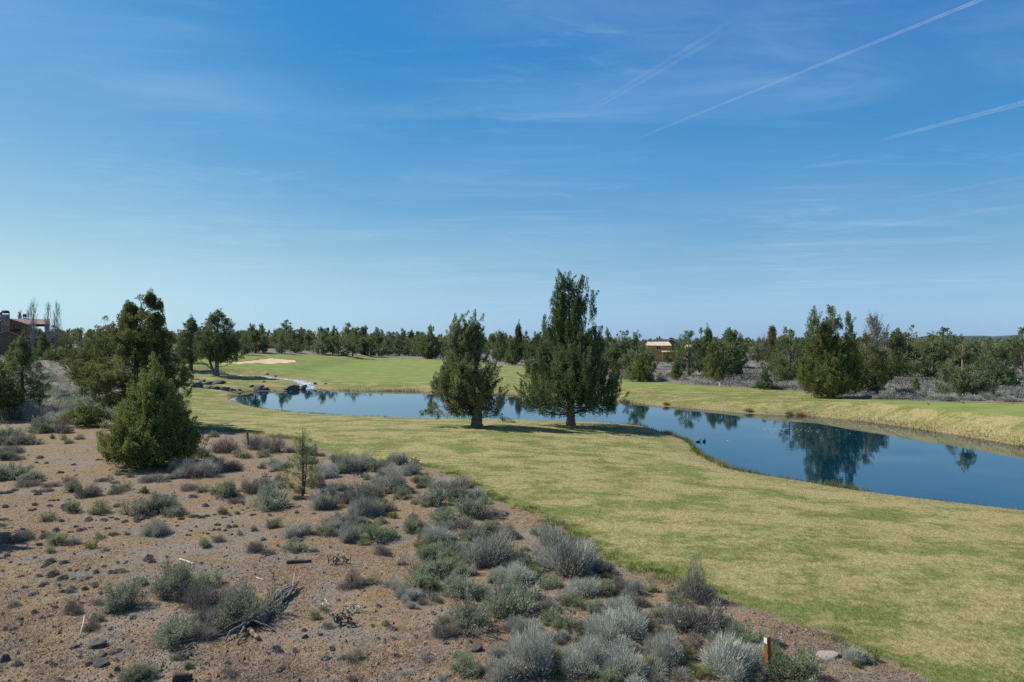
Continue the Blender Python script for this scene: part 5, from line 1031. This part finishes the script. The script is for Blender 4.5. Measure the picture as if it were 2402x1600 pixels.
def gable_wall(name, o, xs, z0, zs, apex, y, th, mat):
    pr = [(xs[0], z0), (xs[1], z0), (xs[1], zs), apex, (xs[0], zs)]; V = [(x, y, z) for x, z in pr]+[(x, y+th, z) for x, z in pr]; n = 5; me = bpy.data.meshes.new(name)
    me.from_pydata(V, [], [tuple(range(n)), tuple(range(2*n-1, n-1, -1))]+[(i, i+n, (i+1) % n+n, (i+1) % n) for i in range(n)]); me.materials.append(M[mat]); return link(name, me, o)
def tiled_house():
    th = math.atan2(60-1201, F); D = 150.0; x0 = (60-1201)/F*D; o = empty('tiled_house', (x0, D, 0), 'large stucco house with clay tile roofs and stone chimneys at the left border', 'house', None, -th)
    wall_mb('wall', 'stucco_brown', o, ((-.9, .6, 4.6), (11.4, 5.0, 6.2)))
    gable_wall('wall', o, (-7.0, .1), 1.5, 7.7, (-3.3, 9.1), -3.2, 1.28, 'stucco_brown')
    gable_wall('wall', o, (-6.6, .75), 7.3, 10.5, (-2.9, 11.75), -1.5, 5.5, 'stucco')
    wall_mb('floor_slab', 'stucco_brown', o, ((2.6, .6, 8.5), (4.0, 4.4, .28)))
    for x in (.48, 3.9): wall_mb('pillar', 'stone', o, ((x, -1.0, 9.45), (.62, .62, 1.62)))
    for x in (.9, 3.9): wall_mb('pillar', 'stone', o, ((x, 2.2, 9.45), (.6, .6, 1.62)))
    wall_mb('beam', 'beam', o, ((2.3, -1.0, 10.45), (4.2, .4, .38)), ((2.3, 2.2, 10.45), (4.2, .4, .38)))
    tile_roof(o, [(.1, -1.5, 10.72), (4.45, -1.5, 10.72), (4.45, .9, 11.85), (-2.6, .9, 11.85)]); tile_roof(o, [(4.45, 3.3, 10.72), (.1, 3.3, 10.72), (-2.6, .93, 11.85), (4.45, .93, 11.85)])
    tile_roof(o, [(1.05, -1.9, 10.42), (1.05, 4.0, 10.42), (-2.9, 4.0, 11.86), (-2.9, -1.9, 11.86)]); tile_roof(o, [(-6.9, 4.0, 10.42), (-6.9, -1.9, 10.42), (-2.92, -1.9, 11.86), (-2.92, 4.0, 11.86)])
    tile_roof(o, [(.15, -2.6, 7.72), (4.8, -2.6, 7.72), (4.8, -.2, 9.0), (-3.0, -.2, 9.0)])
    tile_roof(o, [(.35, -3.6, 7.62), (.35, -1.7, 7.62), (-3.3, -1.7, 9.22), (-3.3, -3.6, 9.22)]); tile_roof(o, [(-7.2, -1.7, 7.62), (-7.2, -3.6, 7.62), (-3.32, -3.6, 9.22), (-3.32, -1.7, 9.22)])
    def chimney(x, y, w, zt, z0, cw):
        c = wall_mb('chimney', 'stone', o, ((x, y, (zt+z0)/2), (w, w*.8, zt-z0))); b = MB()
        for a in (-.5, .5):
            for d in (-.5, .5): b.box((x+a*(w-.25), y+d*(w*.8-.25), zt+.12), (.14, .14, .26))
        b.tube([(x, y, zt+.25), (x, y, zt+.42), (x, y, zt+.85)], [cw*.62, cw*.62, cw*.45], 4); me = b.mesh('chimney_cap', M['dark_metal']); link('chimney_cap', me, c)
    chimney(-3.5, -1.75, 1.5, 12.7, 3, 1.25); chimney(-.15, 1.6, .62, 12.1, 10.8, .62); chimney(-4.9, 1.2, 1.3, 12.4, 9, 1.1)
    w = wall_mb('window', 'beam', o, ((-1.45, -1.54, 10.0), (1.15, .12, 1.0))); link('pane', (lambda b: (b.box((-1.45, -1.62, 10.02), (.95, .03, .8)), b.mesh('pane', M['glass']))[1])(MB()), w)
    wall_mb('planter', 'beam', o, ((-1.45, -1.72, 9.28), (1.2, .3, .22)))
    for x in (-5.2, 1.9, 3.4):
        w = wall_mb('window', 'beam', o, ((x, -1.96 if x > 0 else -3.24, 5.6), (1.1, .1, 1.3))); link('pane', (lambda b: (b.box((x, -2.03 if x > 0 else -3.31, 5.6), (.9, .03, 1.1)), b.mesh('pane', M['glass']))[1])(MB()), w)
tiled_house()
M['osb'] = simple('osb_sheathing', (.58, .36, .13), .85, .25, 1.5); M['deck'] = simple('roof_sheathing', (.64, .53, .40), .85, .2, 1.0); M['lumber'] = simple('lumber', (.62, .42, .20), .8, .2, 2); M['shingle'] = simple('dark_shingle', (.085, .075, .075), .9, .25, 4)
def slope(o, name, quad, mat, th=.12):
    q = np.array(quad, float); nn = norm(np.cross(q[1]-q[0], q[3]-q[0])); V = np.vstack([q, q-nn*th]); return link(name, make_mesh(name, V, [[0, 1, 2, 3], [7, 6, 5, 4], [1, 0, 4, 5], [2, 1, 5, 6], [3, 2, 6, 7], [0, 3, 7, 4]], M[mat]), o)
def new_house():
    D = 230.0; x0 = (1555-1201)/F*D; o = empty('unfinished_house', (x0, D, 0), 'unfinished wooden house of bare yellow sheathing between the junipers', 'house', None, -.12)
    wall_mb('wall', 'osb', o, ((-2.9, 2.7, 2.6), (5.0, 6, 5.6)), ((3.05, 2.7, 1.6), (6.9, 6, 3.6))); wall_mb('wall', 'osb', o, ((1.2, 1.2, 4.4), (3.2, 3, 2.0)))
    slope(o, 'roof', [(-5.6, -.7, 5.5), (2.9, -.7, 5.5), (2.2, 2.7, 6.75), (-4.9, 2.7, 6.75)], 'deck'); slope(o, 'roof', [(2.9, 6.1, 5.5), (-5.6, 6.1, 5.5), (-4.9, 2.73, 6.75), (2.2, 2.73, 6.75)], 'deck')
    slope(o, 'porch_roof', [(-.6, -2.4, 3.35), (6.9, -2.4, 3.35), (6.9, -.4, 3.95), (-.6, -.4, 3.95)], 'lumber')
    for x in (-.3, 2.2, 4.7, 6.7): wall_mb('porch_post', 'lumber', o, ((x, -2.2, 1.6), (.2, .2, 3.3)))
    for x in (-1.9, -1.1): wall_mb('window_hole_shade', 'beam', o, ((x, -.31, 4.7), (.55, .06, .7)))  # shade inside the window holes, put on the wall as dark panels
    wall_mb('wall', 'osb', o, ((9.6, 4, 2.6), (3.4, 4, 5.2))); slope(o, 'roof', [(7.8, 1.7, 5.05), (11.5, 1.7, 5.05), (11.2, 4, 5.7), (8.1, 4, 5.7)], 'deck')
new_house()
def dark_house():
    D = 268.0; x0 = (1566-1201)/F*D; o = empty('shingled_house', (x0, D, 0), 'dark-shingled low house just behind the unfinished wooden house', 'house', None, -.1)
    wall_mb('wall', 'stucco_brown', o, ((0, 3, 3.1), (10.2, 6, 6.0)))
    slope(o, 'roof', [(-6, -.7, 6.0), (5.2, -.7, 6.0), (4.2, 3, 7.75), (-5, 3, 7.75)], 'shingle'); slope(o, 'roof', [(5.2, 6.7, 6.0), (-6, 6.7, 6.0), (-5, 3.03, 7.75), (4.2, 3.03, 7.75)], 'shingle')
    gable_wall('gable', o, (-1.0, 3.4), 5.6, 6.35, (1.2, 7.35), -1.1, 2.2, 'stucco_brown'); slope(o, 'roof', [(-1.5, -1.5, 6.2), (1.2, -1.5, 7.5), (1.2, 1.4, 7.5), (-1.5, 1.4, 6.2)], 'shingle'); slope(o, 'roof', [(1.22, -1.5, 7.5), (3.9, -1.5, 6.2), (3.9, 1.4, 6.2), (1.22, 1.4, 7.5)], 'shingle')
dark_house()

# ------------------------------------------------------------------ labels that single out each repeat
LMK = [(1803, 1560, 'the wooden marker post'), (1947, 1535, 'the flat pinkish rock'), (650, 1420, 'the split log'), (700, 1322, 'the short dark log'), (806, 1460, 'the twisted roots'), (975, 1090, 'the brown wood pile'), (710, 1130, 'the thin sapling'), (583, 1030, 'the dark leaning post'), (362, 1040, 'the cone-shaped juniper'), (440, 1318, 'the white bleached stick'), (197, 1480, 'the pale dead branch'), (226, 1560, 'the mossy rocks'), (52, 940, 'the spindly juniper'), (1154, 1310, 'the big domed rabbitbrush'), (1320, 1320, 'the huge radiating rabbitbrush'), (379, 1240, 'the round silvery bush'), (355, 1190, 'the broad twin sagebrush'), (1092, 1460, 'the tree-like sagebrush'), (1220, 1550, 'the tall spiky bush'), (1690, 1570, 'the biggest white bush'), (1630, 1395, 'the upright twiggy shrub'), (637, 1180, 'the rounded isolated sagebrush'), (200, 1190, 'the bare sandy patch'), (30, 1290, 'the shaded dirt'), (435, 1385, 'the tree-like green bush'), (580, 1450, 'the dark sage clump'), (30, 1480, 'the left border'), (560, 1590, 'the bottom border'), (900, 1590, 'the bottom border'), (950, 1160, 'the curved dirt path'), (60, 1110, 'the left border'), (843, 1150, 'the large dark shrub'),
       (950, 1450, 'the open reddish dirt'), (1490, 1470, 'the white bush patch'), (1150, 1180, 'the green lawn corner'), (240, 1360, 'the row of grey mounds'), (500, 1560, 'the green grass sprig')]
LMT = [(655, 845, 'the sand bunker'), (507, 800, 'the two-trunked juniper'), (1117, 850, 'the broken-topped juniper'), (1339, 800, 'the tall spired juniper'), (1555, 815, 'the unfinished house'), (1719, 800, 'the rounded dark juniper'), (1811, 800, 'the yellowish poplar'), (1952, 820, 'the three-peaked juniper'), (2203, 790, 'the pointed blue hill'), (2335, 850, 'the white pedestal'), (60, 780, 'the tiled house'), (134, 760, 'the bare poplars'), (330, 800, 'the big open juniper'), (2078, 780, 'the pale leafless trees'), (850, 870, 'the middle of the green'), (2258, 860, 'the wide grey-green juniper')]
ORD = ['', 'second', 'third', 'fourth', 'fifth', 'sixth', 'seventh', 'eighth', 'ninth', 'tenth', 'eleventh', 'twelfth', 'thirteenth', 'fourteenth', 'fifteenth', 'sixteenth', 'seventeenth', 'eighteenth']
def auto(items, marks):
    from collections import defaultdict
    B = defaultdict(list)
    for (o, u, v, d, gname) in items:
        k = min(range(len(marks)), key=lambda i: math.hypot(u-marks[i][0], 1.8*(v-marks[i][1]))); mu, mv, nm = marks[k]; du, dv = u-mu, 1.8*(v-mv)
        if math.hypot(du, dv) < 12: rel = 'right at'
        elif abs(du) > abs(dv): rel = 'right of' if du > 0 else 'left of'
        else: rel = 'in front of' if dv > 0 else 'behind'
        B[(d, rel, nm)].append((math.hypot(du, dv), o))
    for (d, rel, nm), L in B.items():
        L.sort(key=lambda x: x[0])
        for i, (_, o) in enumerate(L):
            o['label'] = f'{d} {rel} {nm}' if len(L) == 1 else f'{d} {rel} {nm}, {"" if i == 0 else ORD[i]+" "}nearest to it'
auto(SHUB, LMK+[(1553, 880, 'the unfinished house'), (1952, 925, 'the three-peaked juniper'), (2258, 930, 'the wide grey-green juniper'), (1719, 870, 'the rounded dark juniper'), (1793, 900, 'the small cone juniper'), (2388, 905, 'the white pedestal'), (190, 890, 'the slope juniper'), (100, 900, 'the sagebrush slope')])
auto(AUTO, LMT)
auto(rocks, [(507, 880, 'the two-trunked juniper'), (705, 905, 'the creek mouth'), (430, 905, 'the rock slope end'), (560, 915, 'the inlet tip'), (610, 912, 'the inlet shore')])

# ------------------------------------------------------------------ sky, contrails, air, sun and camera
def contrail(uv0, uv1, w0, w1, dens, lab, alt=9000.0):
    P = []
    for (u, v) in (uv0, uv1):
        y = alt*F/(800-v); P.append(np.array([(u-1201)/F*y, y, alt]))
    A, B = P; n = 60; t = np.linspace(0, 1, n)[:, None]; b = MB(); L = np.linalg.norm(B-A)
    C = A*(1-t)+B*t; ra = w0/2/F*A[1]; rb = w1/2/F*B[1]
    r = (ra+(rb-ra)*t[:, 0])*(1+.25*vn(np.arange(n)*.9, np.zeros(n), int(uv0[0]))); b.tube(C, r, 12)
    dens *= .62; m, N = new_mat('contrail_vapour'); g_ = N.n('ShaderNodeNewGeometry'); lw = N.n('ShaderNodeLayerWeight', ins={'Blend': .5}).outputs['Facing']
    nz = N.ramp(N.noise(g_.outputs['Position'], 1/700.0, 5, .65), .3, .7, .35, 1)
    core = N.math('POWER', N.math('SUBTRACT', 1.0, lw), 1.6)
    ax = (B-A)/L; along = N.n('ShaderNodeVectorMath', operation='DOT_PRODUCT', ins={0: N.n('ShaderNodeVectorMath', operation='SUBTRACT', ins={0: g_.outputs['Position'], 1: tuple(A)}).outputs[0], 1: tuple(ax)}).outputs['Value']
    ends = N.math('MULTIPLY', N.ramp(along, 0, L*.12), N.ramp(along, L*.75, L, 1, 0 if uv1[0] < 2390 and uv1[1] > 5 else 1))
    f = N.math('MULTIPLY', N.math('MULTIPLY', core, nz), N.math('MULTIPLY', ends, dens))
    tr = N.n('ShaderNodeBsdfTransparent').outputs[0]; df = N.n('ShaderNodeBsdfDiffuse', ins={'Color': (.9, .92, .95, 1)}).outputs[0]; tl = N.n('ShaderNodeBsdfTranslucent', ins={'Color': (.9, .92, .95, 1)}).outputs[0]
    finish(m, N, N.n('ShaderNodeMixShader', ins={0: f, 1: tr, 2: N.n('ShaderNodeMixShader', ins={0: .5, 1: df, 2: tl}).outputs[0]}).outputs[0])
    tag(link('contrail', b.mesh('contrail', m, True)), lab, 'contrail')
contrail((1478, 331), (2330, -13), 3.5, 9, .5, 'long straight white contrail climbing to the upper right corner')
contrail((2060, 330), (2520, 210), 6, 15, .36, 'short broad contrail at the right border below the long one')
contrail((1750, 580), (2402, 480), 4, 9, .18, 'faint contrail low at the right, upper of a parallel pair')
contrail((2100, 470), (2480, 400), 4, 9, .14, 'faint contrail at the right border above the parallel pair')
contrail((1040, 620), (1302, 552), 5, 4, .5, 'thin contrail pointing at the top of the tall spired juniper')
contrail((538, 634), (596, 594), 7, 5, .5, 'very short contrail above the two-trunked juniper')
contrail((1370, 265), (1740, 45), 14, 30, .2, 'wide blurred contrail parallel to the long straight one')

SUN_EL, SUN_AZ = 45.0, -70.0                   # degrees; azimuth from +Y toward +X
w = bpy.data.worlds.new('World'); sc.world = w; w.use_nodes = True; w.node_tree.nodes.clear(); N = NT(w.node_tree)
sky = N.n('ShaderNodeTexSky', sky_type='NISHITA', sun_disc=False, sun_elevation=R(SUN_EL), sun_rotation=R(SUN_AZ), altitude=1000.0, air_density=1.0, dust_density=.6, ozone_density=2.4)
D_ = N.n('ShaderNodeTexCoord').outputs['Generated']; sep = N.n('ShaderNodeSeparateXYZ', ins={0: D_}); zz = N.math('MAXIMUM', sep.outputs[2], .03)
pl = N.n('ShaderNodeCombineXYZ', ins={0: N.math('DIVIDE', sep.outputs[0], zz), 1: N.math('DIVIDE', sep.outputs[1], zz)}).outputs[0]
wisp = N.noise(N.n('ShaderNodeMapping', ins={'Vector': pl, 'Scale': (.5, 1.25, 1), 'Rotation': (0, 0, -.5)}).outputs[0], 1.0, 8, .62, 1.1)
big_ = N.noise(pl, .42, 3, .5); cir = N.math('MULTIPLY', N.ramp(wisp, .40, .74), N.ramp(big_, .36, .66))
wisp2 = N.noise(N.n('ShaderNodeMapping', ins={'Vector': pl, 'Scale': (1.3, 3.2, 1), 'Rotation': (0, 0, .55)}).outputs[0], 1.0, 8, .66, 1.6); cir = N.math('ADD', cir, N.math('MULTIPLY', N.ramp(wisp2, .46, .80), N.ramp(N.noise(pl, .6, 3, .5), .42, .62, 0, .8)))
veil = N.ramp(N.noise(pl, .22, 3, .5), .25, .70, .03, .17)
f = N.math('MULTIPLY', N.math('ADD', N.math('MULTIPLY', cir, .21), veil), N.ramp(sep.outputs[2], .0, .12, .3, 1))
EXPO = .45; E = 2**EXPO
sk = N.n('ShaderNodeSeparateColor', ins={0: N.mix(1.0, N.n('ShaderNodeHueSaturation', ins={'Saturation': 1.22, 'Color': sky.outputs[0]}).outputs[0], (.1, .1, .1), 'MULTIPLY')}).outputs
rr = N.math('MAXIMUM', N.math('MULTIPLY', sk[0], .06), N.math('MULTIPLY', N.math('SUBTRACT', sk[0], .086), 1.42))
bb = N.math('MULTIPLY', N.math('POWER', N.math('MAXIMUM', sk[2], .001), .42), .80)
hz_ = N.ramp(sep.outputs[2], 0, .135, 1, 0)
def low(x, k): return N.math('MULTIPLY', x, N.math('ADD', 1.0, N.math('MULTIPLY', hz_, k)))
skc = N.n('ShaderNodeCombineColor', ins={0: low(rr, -.53), 1: low(N.math('MULTIPLY', sk[1], 1.05), -.19), 2: low(bb, .22)}).outputs[0]
c = N.mix(f, skc, (.56, .74, .92))
bg = N.n('ShaderNodeBackground', ins={'Color': N.mix(1.0, c, (10, 10, 10), 'MULTIPLY'), 'Strength': .10/E}); w.node_tree.links.new(bg.outputs[0], N.n('ShaderNodeOutputWorld').inputs[0])
sd = bpy.data.lights.new('sun', 'SUN'); sd.energy = 5.0; sd.angle = R(.53); sd.color = (1.0, .95, .86)
so = bpy.data.objects.new('sun', sd); col.objects.link(so)
dv = Vector((math.sin(R(SUN_AZ))*math.cos(R(SUN_EL)), math.cos(R(SUN_AZ))*math.cos(R(SUN_EL)), math.sin(R(SUN_EL))))
so.rotation_euler = dv.to_track_quat('Z', 'Y').to_euler(); so.location = (-40, 20, 60)
# the air
HZ = 1.6e-5
m, N = new_mat('air_haze'); o_ = N.n('ShaderNodeOutputMaterial'); pv = N.n('ShaderNodeVolumePrincipled', ins={'Color': (.42, .68, 1.0, 1), 'Density': HZ, 'Anisotropy': .1}); m.node_tree.links.new(pv.outputs[0], o_.inputs['Volume'])
b = MB(); b.box((0, 4500, 56), (52000, 11000, 128)); tag(link('haze', b.mesh('haze', m)), 'thin blue haze in the distance', None, None, 'stuff')

cd = bpy.data.cameras.new('camera'); cd.lens = 24.0; cd.sensor_width = 36.0; cd.clip_end = 300000.0; cd.clip_start = .1
co = bpy.data.objects.new('camera', cd); col.objects.link(co); co.location = (0, 0, CAMZ); co.rotation_euler = (R(90), 0, 0); sc.camera = co
sc.view_settings.view_transform = 'Standard'; sc.view_settings.look = 'None'; sc.view_settings.exposure = EXPO; sc.view_settings.gamma = 1.0
sc.cycles.use_denoising = False; sc.cycles.volume_bounces = 0; sc.cycles.max_bounces = 6; sc.cycles.transparent_max_bounces = 16
